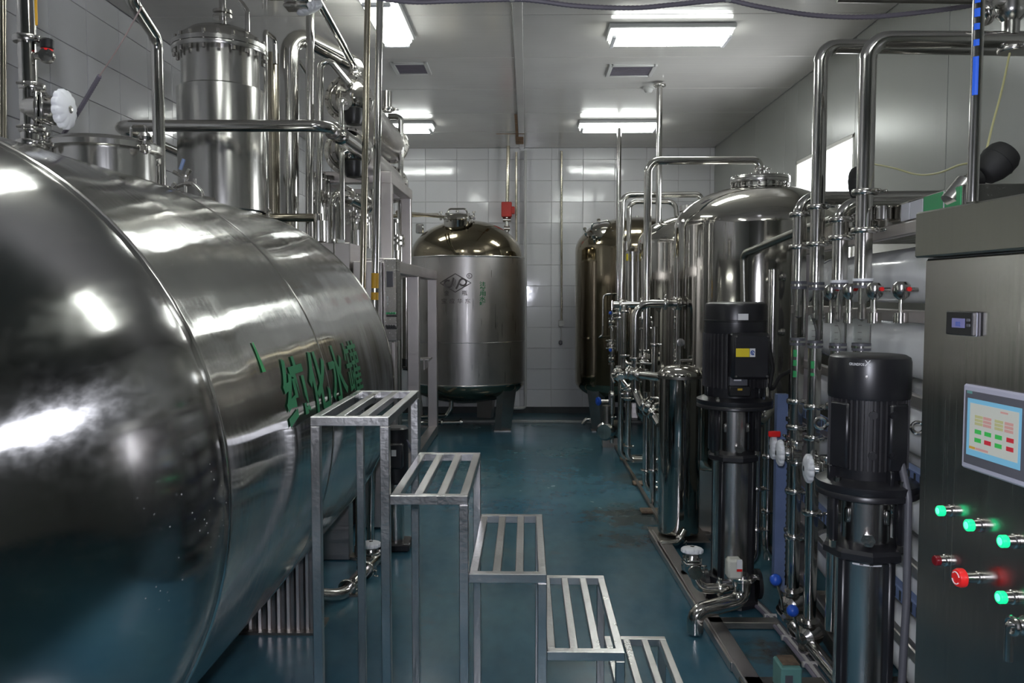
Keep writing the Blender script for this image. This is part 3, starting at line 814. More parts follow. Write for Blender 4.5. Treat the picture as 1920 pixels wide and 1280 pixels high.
def text_on_front(parent, txt, px, py, w, h, Yc, Xc, R, mat, name='letter', off=.0, Yref=None):
    """lettering centred on pixel position, projected straight on the vessel's curved front"""
    v2, f = norm_text(txt, w, h, off, .04)
    p = P(px, py, Yref or (Yc - R)); vs = []
    for (a, b) in v2:
        X = p.x - w / 2 + a; vs.append((X, Yc - math.sqrt(max(0, R * R - (X - Xc) ** 2)) - .003, p.z - h / 2 + b))
    return part(name, MB().add(vs, f), mat, parent, smooth=False)
def stroke_on_front(parent, pixels, wid, Yc, Xc, R, mat, name='logo_stroke', closed=False):
    Yr = Yc - R; pts = [P(a, b, Yr) for a, b in pixels]
    pts = [Vector((p.x, Yc - math.sqrt(max(0, R * R - (p.x - Xc) ** 2)) - .003, p.z)) for p in pts]
    if closed: pts.append(pts[0])
    m = MB(); vs = []; fs = []
    for i, p in enumerate(pts):
        a = pts[max(0, i - 1)]; b = pts[min(len(pts) - 1, i + 1)]
        if closed and i in (0, len(pts) - 1): a, b = pts[-2], pts[1]
        d = (b - a); d.y = 0; d.normalize(); n = Vector((-d.z, 0, d.x)) * wid / 2
        vs += [tuple(p + n), tuple(p - n)]
    for i in range(len(pts) - 1): fs.append((2 * i, 2 * i + 1, 2 * i + 3, 2 * i + 2))
    return part(name, m.add(vs, fs), mat, parent, smooth=False)

BX, BY, BR = -.752, 10.40, .735
bt = vessel('storage_tank', 'brushed steel standing tank with a diamond logo against the back wall', BX, BY, BR, .575, 2.105, .47, 'brushed_steel', .27, legs=((.55, -.42), (-.95, -.1), (.35, .94)), legw=.27, dome_mat='dark_tank_steel', dome_R=.70, seams=True)
bt_m = P(858, 436, BY - .3)
def tilt_manway(parent, c, axis, r, h, lidmat='vessel_steel', handle=True):
    M = AX(c, axis)
    n = part('manway_neck', MB().lathe([(r, -.1), (r, h * .6), (r * 1.12, h * .62)], M, 28, cap=False), lidmat, parent)
    l = part('manway_lid', MB().lathe([(r * 1.12, h * .62), (r * 1.16, h * .7), (r * 1.12, h * .85), (r * .9, h), (r * .4, h * 1.15), (0, h * 1.18)], M, 28), lidmat, parent)
    for i in range(5):
        a = math.tau * i / 5 + .4
        q = M @ Vector((r * 1.25 * math.cos(a), r * 1.25 * math.sin(a), h * .62))
        part('swing_bolt', MB().box((0, 0, 0), (.03, .03, .05), .004, AX(q, axis)).cyl(q, q + Vector(axis).normalized() * .08, .010, seg=8).cyl(q + Vector(axis).normalized() * .06, q + Vector(axis).normalized() * .08, .022, seg=8), 'fitting_steel', l)
    if handle:
        e = [M @ Vector(p) for p in ((-r * .8, 0, h * .8), (-r * .6, 0, h * 1.5), (r * .6, 0, h * 1.5), (r * .8, 0, h * .8))]
        part('lid_handle', MB().tube(e, .010, .04, 8), 'pipe_steel', l)
tilt_manway(bt, (P(858, 420, 10.1).x, 10.1, 2.50), (0, -.18, 1), .17, .13)
lx = [(824.4, 530.3), (853.6, 513), (883, 530.3), (853.6, 547.5)]
stroke_on_front(bt, [a for i in range(4) for a in [tuple(lx[i][k] + (lx[(i + 1) % 4][k] - lx[i][k]) * j / 5 for k in (0, 1)) for j in range(5)]], .012, BY, BX, BR, 'grey_print', closed=True)
stroke_on_front(bt, [(843, 526), (838, 525.5), (834, 528), (832.5, 532), (834, 536), (838, 538.5), (842, 538.5), (846, 536), (848, 531), (850.5, 520.5)], .022, BY, BX, BR, 'grey_print')
stroke_on_front(bt, [(855, 541.5), (858, 536), (860.5, 530), (862, 526), (865, 523), (869, 522.5), (873, 525), (874.5, 529), (873, 533), (869, 535.2), (865, 534.6), (862, 532)], .022, BY, BX, BR, 'grey_print')
for (a, b, c, d) in ((853.5, 523, 850, 536), (855, 525, 852, 538)):
    stroke_on_front(bt, [(a, b), (c, d)], .006, BY, BX, BR, 'grey_print')
stroke_on_front(bt, [(880 + 4.7 * math.cos(R_(a)), 517 + 4.7 * math.sin(R_(a))) for a in range(0, 360, 24)], .008, BY, BX, BR, 'grey_print', closed=True)
text_on_front(bt, 'R', 880, 517, .028, .036, BY, BX, BR, 'grey_print')
for ch, a, b in (('金', 837, 549), ('瓶', 871, 549), ('宝', 832.3, 564), ('应', 847.5, 564), ('华', 862.5, 564), ('东', 877, 564)):
    text_on_front(bt, ch, a, b, .062, .058, BY, BX, BR, 'grey_print', off=.004)
for i, ch in enumerate('注射用水罐'):
    text_on_front(bt, ch, 904.5, 532 + 9.3 * i, .072, .054, BY, BX, BR, 'green_paint', off=.022)
part('band_mark', MB().lathe([(BR + .001, 1.085), (BR + .003, 1.088), (BR + .001, 1.091)], AX((BX, BY, 0), (0, 0, 1)), 64, cap=False), 'jacket_steel', bt)
for (a, b) in ((787, 424), (908, 423)):
    q = P(a, b, 10.35); part('lifting_lug', MB().box((q.x, q.y, q.z - .03), (.10, .03, .12), .012), 'jacket_steel', bt)

DX, DY = 1.345, 10.40
dt = vessel('storage_tank', 'bronze-tinted standing tank in the far right corner with tilted manway', DX, DY, .735, .575, 2.20, .42, 'dark_tank_steel', .27, legs=((-.62, -.5), (.75, -.5), (.1, 1)), legw=.22)
tilt_manway(dt, (P(1132, 446, 10.1).x, 10.1, P(1132, 446, 10.1).z - .02), (-.22, -.5, .85), .165, .16)
n = P(1194, 432, 10.3)
part('vent_nozzle', MB().cyl((n.x, n.y, n.z - .10), (n.x, n.y, n.z + .18), .016, seg=12).cyl((n.x - .10, n.y, n.z + .03), (n.x + .08, n.y, n.z + .03), .012, seg=8).cyl((n.x - .10, n.y, n.z + .12), (n.x + .06, n.y, n.z + .12), .022, seg=10), 'fitting_steel', dt)
V2 = vessel('filter_vessel', 'middle polished filter vessel half hidden behind the pipe rack', 1.67, 8.0, .60, .52, 2.13, .30, 'vessel_steel', .24)
part('lifting_lug', MB().box((1.55, 7.75, 2.40), (.05, .02, .09), .008), 'jacket_steel', V2)
V3 = vessel('filter_vessel', 'nearest polished filter vessel on the right with a bolted lid', 1.67, 6.0, .60, .52, 2.13, .30, 'vessel_steel', .24)
M = AX((1.67, 6.0, 2.36), (0, 0, 1))
part('neck', MB().lathe([(.175, -.02), (.175, .09)], M, 36, cap=False), 'jacket_steel', V3)
fl_ = part('flange', MB().lathe([(.175, .085), (.205, .085), (.207, .09), (.207, .107), (.175, .108)], M, 40), 'jacket_steel', V3)
cv = part('cover', MB().lathe([(.207, .110), (.207, .128), (.204, .132), (.1, .134), (0, .134)], M, 40), 'jacket_steel', V3)
bolts_ring(cv, (1.67, 6.0, 2.46), (0, 0, 1), .192, 20, .011, .075)
V2m = AX((1.67, 8.0, 2.40), (0, 0, 1))
part('cover', MB().lathe([(.17, -.02), (.17, .05), (.205, .05), (.205, .1), (0, .1)], V2m, 32), 'jacket_steel', V2)
# sight tube in front of tank 3
q0, q1 = P(1451, 505, 5.0), P(1447, 700, 5.0)
t = thing('gauge_pipe', 'upright steel tube standing before the nearest filter vessel', 'pipe', (q0.x, 5.0, .05))
part('tube', MB().cyl((q0.x, 5.0, .038), q0, .033, seg=18), 'pipe_steel', t)
for (a, b) in ((1463, 520), (1461, 622)):
    c = P(a, b, 5.0); part('union_nut', MB().cyl((c.x - .04, c.y, c.z), (c.x + .03, c.y, c.z), .014, seg=8).cyl((c.x + .01, c.y, c.z), (c.x + .03, c.y, c.z), .022, seg=8), 'fitting_steel', t)

# ------------------------------------------------------------------ distillation column with bolted cover behind the tank
CY = 5.2; cc = P(417, 300, CY); CX = cc.x
zf = P(417, 72, CY - .25).z
def zc(py, Y=CY - .2): return P(417, py, Y).z
dc = thing('distillation_column', 'tall steel column with a bolted domed cover behind the horizontal tank', 'column', (CX, CY, 0))
O = AX((CX, CY, 0), (0, 0, 1))
part('jacket', MB().lathe([(.255, zc(392)), (.262, zc(390)), (.262, zc(156)), (.235, zc(152))], O, 48, cap=False), 'jacket_steel', dc)
part('lower_body', MB().lathe([(.24, .02), (.24, zc(392))], O, 40), 'jacket_steel', dc)
part('upper_body', MB().lathe([(.232, zc(156)), (.232, zf)], O, 48, cap=False), 'jacket_steel', dc)
f1 = part('flange', MB().lathe([(.232, zf - .03), (.282, zf - .03), (.285, zf - .026), (.285, zf - .004), (.232, zf - .002)], O, 48), 'jacket_steel', dc)
f2 = part('cover', MB().lathe([(.285, zf), (.285, zf + .026), (.27, zf + .03), (.255, zf + .032), (.235, zf + .075), (.18, zf + .115), (.1, zf + .14), (0, zf + .145)], O, 48), 'jacket_steel', dc)
bolts_ring(f2, (CX, CY, zf), (0, 0, 1), .268, 20, .013, .11)
part('top_pipe', MB().cyl((CX + .02, CY, zf + .12), (CX + .02, CY, H - .015), .022, seg=14), 'pipe_steel', dc)
for z in (zf + .205, zf + .235):
    part('pipe_flange', MB().lathe([(.02, -.009), (.06, -.009), (.06, .009), (.02, .009)], AX((CX + .02, CY, z), (0, 0, 1)), 20), 'fitting_steel', dc)
q = P(463, 22, CY)
pipe('thin bent steel pipe dropping beside the bolted column cover', [P(440, -12, CY - .1), P(464, 20, CY - .1), P(464, 60, CY - .1)], .014, bend=.03)

# bigger pipework of the distiller, all behind the tank
D = 6.0
pipe('thick vertical steel pipe with an elbow that feeds the upper heat exchanger', [P(543, 470, D), P(543, 56, D), P(640, 108, 6.25), P(672, 125, 6.3), P(672, 170, 6.3)], .066, bend=.12, seg=22)
pipe('dark upright steel duct right behind the bolted column', [(P(510, 420, 6.4).x, 6.4, .02), P(510, 100, 6.4)], .05, seg=18, mat='old_pipe_steel')
pipe('small bent pipe between the bolted column and the thick pipe', [(P(497, 420, 5.6).x, 5.6, .02), P(497, 58, 5.6), P(515, 72, 5.9), P(516, 120, 5.9)], .016, bend=.04)
pipe('small elbow pipe half hidden behind the thick vertical pipe', [P(561, 116, 6.6), P(576, 140, 6.8), (P(577, 190, 6.8).x, 6.8, .02)], .016, bend=.04)
pipe('steel riser left of the twin exchangers reaching the ceiling', [P(580, 470, 5.7), P(582, -30, 5.7)], .028, seg=16)
pipe('steel pipe bending from a riser down to the upper exchanger nozzle', [P(598, 400, 5.85), P(601, 92, 5.85), P(655, 158, 5.88)], .023, bend=.05, seg=14)
pipe('steel pipe slanting from the ceiling valve to the upper exchanger', [P(592, -8, 5.3), P(663, 122, 6.15), P(663, 150, 6.15)], .026, bend=.05, clamps=((1, .6),))
# the long horizontal pipe in front of the column
ph = [P(335, 278, 5.65), P(217, 236, 4.75), P(612, 236, 4.75), P(683, 286, 5.7)]
ph[0].z = ph[1].z
t = pipe('long horizontal steel pipe crossing in front of the bolted column', ph, .034, bend=.09, seg=20, clamps=((2, .15),))
part('sleeve', MB().cyl(ph[2].lerp(ph[3], .32), ph[2].lerp(ph[3], .95), .052, seg=22, bev=.012), 'pipe_steel', t)
# ceiling valve with white handwheel
vq = P(557, 8, 4.6)
t = thing('ceiling_valve', 'valve with white scalloped wheel hanging below the ceiling at the top edge', 'valve', vq, 'white-wheel diaphragm valves')
part('valve_body', MB().box((vq.x, vq.y, vq.z + .02), (.14, .10, .06), .02).cyl((vq.x - .16, vq.y, vq.z + .05), (vq.x + .16, vq.y, vq.z + .05), .028), 'fitting_steel', t)
part('bonnet', MB().box((vq.x, vq.y, vq.z - .018), (.13, .10, .018), .006), 'fitting_steel', t)
wm = wheel_mb(.075, .05); wq = P(577, 8, 4.66)
part('handwheel', MB().add(wm.v, wm.f, AX(wq, (.35, .25, -.9))), 'white_plastic', t)
part('hanger_rod', MB().cyl((vq.x, vq.y, vq.z + .06), (vq.x, vq.y, H), .012, seg=10), 'pipe_steel', t)
hk = P(496, 6, 4.8)
solo('pipe_hanger', MB().tube([hk + Vector((-.01, 0, -.03)), hk + Vector((-.01, 0, .02)), hk + Vector((.01, 0, .02)), hk + Vector((.01, 0, -.03))], .004, .01, 8).cyl(hk + Vector((0, 0, .02)), (hk.x, hk.y, H), .004, seg=8), 'fitting_steel', 'small wire hook hanging from the ceiling beside the white-wheel valve', 'hook')

# twin heat exchangers on their stand
def exchanger(label, px, py, Ya, Yb, r, low=False):
    c = P(px, py, Ya); x, z = c.x, c.z
    t = thing('heat_exchanger', label, 'heat exchanger', (x, (Ya + Yb) / 2, z - r), 'twin horizontal heat exchangers')
    A = AX((x, Ya, z), (0, 1, 0), (1, 0, 0)); L = Yb - Ya
    part('shell', MB().lathe([(r * .93, .03), (r * .93, L - .03)], A, 40, cap=False), 'brushed_steel', t)
    for nm, zz in (('flange', .0), ('flange', L)):
        f = part(nm, MB().lathe([(r * .9, zz - .03), (r * 1.12, zz - .03), (r * 1.13, zz - .026), (r * 1.13, zz - .003), (r * 1.1, zz), (r * 1.13, zz + .003), (r * 1.13, zz + .026), (r * 1.12, zz + .03), (r * .9, zz + .03)], A, 40), 'fitting_steel', t)
        bolts_ring(f, A @ Vector((0, 0, zz)), (0, 1, 0), r * 1.03, 16, .010, .085)
    part('near_head', MB().lathe([(r * .95, -.03)] + [(r * .95 * math.cos(R_(a)), -.03 - .11 * math.sin(R_(a))) for a in range(10, 91, 10)], A, 40, cap=False), 'vessel_steel', t)
    part('far_head', MB().lathe([(r * .95, L + .03)] + [(r * .95 * math.cos(R_(a)), L + .03 + .08 * math.sin(R_(a))) for a in range(10, 91, 10)], A, 32, cap=False), 'vessel_steel', t)
    return t, Vector((x, Ya, z))
X1, e1 = exchanger('upper horizontal heat exchanger with a mirror-domed end', 655, 188, 6.05, 7.85, .155)
X2, e2 = exchanger('lower horizontal heat exchanger directly under its twin', 654, 284, 6.05, 7.85, .155)
for (t, e, px, py, dr) in ((X1, e1, 648, 160, (-.2, -1, .45)), (X1, e1, 646, 192, (-.1, -1, -.05)), (X2, e2, 650, 268, (0, -1, .3))):
    q = P(px, py, 5.93)
    part('nozzle_pad', MB().lathe([(.052, -.02), (.058, .0), (.058, .014), (.03, .018), (.03, .05)], AX(q, dr), 24), 'fitting_steel', t)
for (t, px, py) in ((X1, 664, 232), (X2, 664, 330)):
    q = P(px, py - 22, 5.98)
    part('drain_cup', MB().lathe([(.07, .02), (.068, -.06), (.055, -.09), (0, -.10)], AX(q, (0, 0, 1)), 24), 'black_plastic', t, 'black rubber cup under the dome')
pipe('short elbow pipe linking the two exchanger ends', [P(645, 190, 5.85), P(640, 190, 5.72), P(640, 240, 5.72), P(652, 262, 5.85)], .018, bend=.04)
pipe('slim upright pipe dropping from the lower exchanger end', [P(655, 280, 5.8), P(641, 285, 5.77), P(642, 449, 5.77)], .019, bend=.03)
pipe('small vent pot on top of the upper exchanger', [P(725, 210, 7.0), P(725, 172, 7.0)], .045, seg=16, clamps=((0, .15),))
pipe('bent pipe from the far end of the upper exchanger down to its stand', [P(728, 218, 7.75), P(742, 218, 7.75), P(752, 222, 7.75), P(750, 490, 7.75)], .026, bend=.08)
# exchanger stand and distiller frame (square tube)
def sq(p0, p1, w, h=None):
    p0 = Vector(p0); p1 = Vector(p1); h = h or w; d = p1 - p0; L = d.length
    up = (0, 0, 1) if abs(d.normalized().z) < .9 else (1, 0, 0)
    z = d.normalized(); x = Vector(up).cross(z).normalized()
    return MB().box((0, 0, L / 2), (w, h, L), .004, AX(p0, d, x))
FX = -1.10; FZ = 1.93; UZ = 2.53
fr_ = thing('distiller_frame', 'square-tube steel frame carrying the heat exchangers on the left', 'frame', (-1.35, 7.5, 0))
XB = -1.62
for (x, y) in ((FX, 6.55), (FX, 7.62), (XB, 6.55), (XB, 7.62)):
    part('upper_post', sq((x, y, FZ - .005), (x, y, UZ), .085), 'frame_steel', fr_, smooth=False)
for (a, b) in (((FX, 6.5, UZ + .04), (FX, 7.68, UZ + .04)), ((XB, 6.5, UZ + .04), (XB, 7.68, UZ + .04)), ((XB, 6.55, UZ + .04), (FX - .05, 6.55, UZ + .04)), ((XB, 7.62, UZ + .04), (FX - .05, 7.62, UZ + .04))):
    part('upper_beam', sq(a, b, .09), 'frame_steel', fr_, smooth=False)
for (a, b) in (((FX, 6.25, FZ - .05), (FX, 9.74, FZ - .05)), ((XB, 6.3, FZ - .05), (XB, 9.74, FZ - .05)), ((XB, 9.69, FZ - .05), (FX - .05, 9.69, FZ - .05)), ((XB, 6.35, FZ - .05), (FX - .05, 6.35, FZ - .05)), ((FX, 6.1, .06), (FX, 9.7, .06))):
    part('lower_beam', sq(a, b, .10), 'frame_steel', fr_, smooth=False)
for (x, y) in ((FX, 9.68), (XB, 9.68), (FX, 8.05), (FX, 6.6), (XB, 6.6)):
    part('leg', sq((x, y, 0.01), (x, y, FZ - .10), .11), 'frame_steel', fr_, smooth=False)
part('rear_panel', MB().box((XB - .04, 7.85, .95), (.02, 3.7, 1.8)), 'hood_steel', fr_, smooth=False)
part('bracket', MB().box((FX - .08, 8.75, P(775, 672, 8.75).z), (.32, .30, .012)).box((FX + .03, 8.75, P(775, 672, 8.75).z - .05), (.012, .30, .11)), 'frame_steel', fr_, smooth=False)
# process columns in the distiller
def column(label, px, ytop, yj, Y, r, jr=None, zb=.02):
    a = P(px, ytop, Y); x = a.x; z = a.z; zj = P(px, yj, Y).z
    t = thing('process_column', label, 'column', (x, Y, zb), 'slim jacketed process columns')
    O = AX((x, Y, 0), (0, 0, 1))
    part('tube', MB().lathe([(r, zb), (r, z)], O, 24), 'pipe_steel', t)
    part('jacket', MB().lathe([(r * 1.0, zb + .001), ((jr or r * 1.3), zb + .01), ((jr or r * 1.3), zj), (r, zj + .004)], O, 24), 'jacket_steel', t)
    for dz in (-.03, -.075):
        f = part('flange', MB().lathe([(r, z + dz - .012), (r * 1.9, z + dz - .012), (r * 1.9, z + dz + .012), (r, z + dz + .012)], O, 24), 'fitting_steel', t)
    bolts_ring(f, (x, Y, z - .05), (0, 0, 1), r * 1.6, 8, .009, .10)
    part('top_stub', MB().cyl((x, Y, z - .03), (x, Y, z + .10), r * .55, seg=16).cyl((x, Y, z + .10), (x, Y, z + .13), r * 1.1, seg=16), 'pipe_steel', t)
    return t
column('slim jacketed column left of the exchanger stand, nearest of three', 596, 360, 414, 5.95, .045, .058, zb=P(595, 452, 5.75).z)
column('stout jacketed column directly behind the nearest slim column', 612, 362, 416, 6.45, .06, .085)
column('jacketed column under the near end of the heat exchangers', 671, 396, 432, 6.35, .05, .06)
column('jacketed column between the two posts of the exchanger stand', 738, 440, 470, 7.1, .05, .06)
# horizontal transfer lines between columns
pipe('thick elbow pipe between the columns under the lower exchanger', [P(628, 448, 5.78), P(628, 358, 5.78), P(690, 388, 6.2)], .045, bend=.10, seg=20, clamps=((1, .35), (1, .9)))
pipe('short horizontal transfer pipe behind the tank top', [P(470, 408, 5.6), P(590, 408, 5.6)], .028, clamps=((0, .3),), mat='old_pipe_steel')
pipe('slim twin drop pipe right of the stout column', [P(688, 300, 6.45), P(691, 465, 6.45)], .014)
pipe('second slim drop pipe beside the near stand post', [P(697, 355, 6.5), P(697, 470, 6.5)], .014)
t = pipe('level gauge tube standing inside the distiller frame', [P(762, 672, 8.4), P(762, 520, 8.4)], .038, seg=18)
part('end_fitting', MB().cyl(P(762, 690, 8.4), P(762, 672, 8.4), .045, seg=14).cyl(P(756, 690, 8.3), P(776, 692, 8.3), .02, seg=10), 'black_plastic', t)
for i, (a, b, c, d) in enumerate(((728, 405, 820, 402), (745, 398, 830, 406))):
    pipe(('upper', 'lower')[i] + ' slanting transfer pipe from the distiller to the logo tank', [P(a, b, 8.2), P(c, d, 9.9)], .02, mat='old_pipe_steel')
# sheet-metal boxes at the near end of the distiller
t = thing('junction_cabinet', 'plain steel sheet cabinet partly behind the big tank', 'cabinet', (-1.5, 6.0, .01))
a = P(595, 452, 5.75); b = P(656, 452, 5.75)
part('body', MB().box(((a.x - .25 + b.x) / 2, 6.0, a.z / 2), (b.x - a.x + .25, .5, a.z - .02), .006), 'matte_steel', t, smooth=False)
a2 = P(659, 485, 5.7); b2 = P(713, 485, 5.7)
part('side_box', MB().box(((a2.x + b2.x) / 2, 5.95, a2.z / 2), (b2.x - a2.x - .006, .46, a2.z - .03), .006), 'matte_steel', t, smooth=False)
part('cover_strip', MB().box((P(627, 500, 5.745).x, 5.742, a.z - .25), (.012, .01, .5), .002), 'pipe_steel', t)
# control box with gauges on the frame's corner
ca = P(717, 484, 5.8); cb = P(745, 640, 5.8)
cbx = thing('control_box', 'narrow steel control box with green and black switches beside the distiller', 'control box', (ca.x, 5.7, cb.z))
part('box', MB().box(((ca.x + cb.x) / 2, 5.88, (ca.z + cb.z) / 2), (cb.x - ca.x, .16, ca.z - cb.z), .006), 'cabinet_steel', cbx, smooth=False)
def on_box(name, px, py, w, h, mat, d=.01):
    q = P(px, py, 5.80); return part(name, MB().box((q.x, 5.80 - d / 2, q.z), (w, d, h), .002), mat, cbx, smooth=False)
on_box('meter', 731, 523, .045, .11, 'dark_plastic'); 
for k in range(3): on_box('indicator_strip', 727, 558 + 6 * k, .008, .018, 'white_label')
for k in range(4):
    q = P(727 + 4.5 * k, 587, 5.80); part('green_button', MB().cyl((q.x, 5.80, q.z), (q.x, 5.765, q.z), .008, seg=10), 'sign_green', cbx)
    q = P(727 + 4.5 * k, 611, 5.80); part('black_switch', MB().cyl((q.x, 5.80, q.z), (q.x, 5.76, q.z), .009, seg=10), 'black_plastic', cbx)
on_box('rail', 735, 592, .075, .012, 'black_plastic', .02); on_box('rail', 735, 615, .075, .012, 'black_plastic', .02)
# two service poles in front of the distiller
for (lab, xa, xb, mat, r) in (('slender brownish pole left of its brighter twin, floor to ceiling', 690, 678, 'old_pipe_steel', .019), ('bright steel pole with yellow tape, right of its brownish twin', 713, 701, 'pipe_steel', .0225)):
    top = P(xa, -30, 5.1); mid = P(xb, 650, 5.1); d = mid - top
    bot = top + d * ((top.z - .02) / (top.z - mid.z))
    t = thing('service_pole', lab, 'pole', bot, None)
    part('tube', MB().cyl(bot, top, r, seg=16), mat, t)
    part('foot', MB().lathe([(r * 1.2, .06), (r * 1.2, 0), (.06, 0), (.06, -.018), (0, -.018)][::-1], AX(bot, (0, 0, 1)), 18), 'rusty_steel', t)
    if mat == 'pipe_steel':
        for (ya, yb) in ((512, 540), (548, 562)):
            part('tape_band', MB().cyl(top + d * ((P(705, ya, 5.1).z - top.z) / d.z), top + d * ((P(705, yb, 5.1).z - top.z) / d.z), r + .001, seg=16), 'yellow_tape', t)

# ------------------------------------------------------------------ things on the back wall
YB = Y1 - .03
t = thing('solenoid_valve', 'red valve actuator on a rusty pipe at the back wall', 'valve', P(950, 405, 11.2))
q = P(950, 393, 11.2)
part('actuator', MB().box((q.x, q.y, q.z), (.14, .12, .20), .01).box((q.x + .085, q.y, q.z - .01), (.05, .08, .10), .01), 'red_paint', t)
part('valve_body', MB().cyl(P(950, 407, 11.2), P(950, 440, 11.2), .03, seg=12).cyl(P(943, 412, 11.2), P(958, 412, 11.2), .035, seg=10).cyl(P(945, 428, 11.2), P(956, 428, 11.2), .04, seg=10), 'fitting_steel', t)
pipe('rust-brown pipe rising from the red actuator to the ceiling', [P(951, 382, 11.2), P(953, 282, 11.2), (P(953, 282, 11.2).x, 11.2, H)], .024, mat='rusty_top' if False else 'old_pipe_steel')
pipe('brown slim pipe on the back wall beside the red actuator', [P(968, 470, 11.3), P(968, 285, 11.3)], .016, mat='old_pipe_steel')
pipe('pale conduit on the back wall that turns towards the logo tank at the foot', [P(985, 282, 11.3), P(985, 765, 11.3), P(930, 765, 11.3)], .02, bend=.05, mat='vent_frame')
pipe('thin conduit on the back wall above the white socket', [P(1053, 283, 11.32), P(1053, 600, 11.32)], .014, mat='old_pipe_steel')
t = thing('wall_socket', 'white wall socket box at the end of the thin conduit', 'socket', P(1052, 612, 11.33))
q = P(1052, 606, 11.33); part('box', MB().box((q.x, q.y, q.z), (.075, .05, .09), .008), 'socket_white', t)
part('cable', MB().sweep(spline([P(1052, 612, 11.3), P(1053, 626, 11.3), P(1051, 640, 11.3)], 5), .006, 6), 'cable_white', t)
part('plug', MB().box(tuple(P(1051, 642, 11.3)), (.05, .04, .06), .012), 'dark_plastic', t)
# drain pipes under the logo tank
t = pipe('low drain pipe under the logo tank', [P(790, 782, 10.2), P(838, 778, 10.2), P(846, 765, 10.2), P(846, 745, 10.2)], .03, bend=.05, clamps=((0, .3),))
pipe('second lower drain line under the logo tank', [P(790, 793, 10.0), P(868, 791, 10.0)], .022, flanges=((0, .5), (0, .95)))
pipe('short drain spigot with elbow under the bronze-tinted tank', [P(1092, 795, 10.1), P(1099, 786, 10.1), P(1130, 785, 10.1)], .025, bend=.04)
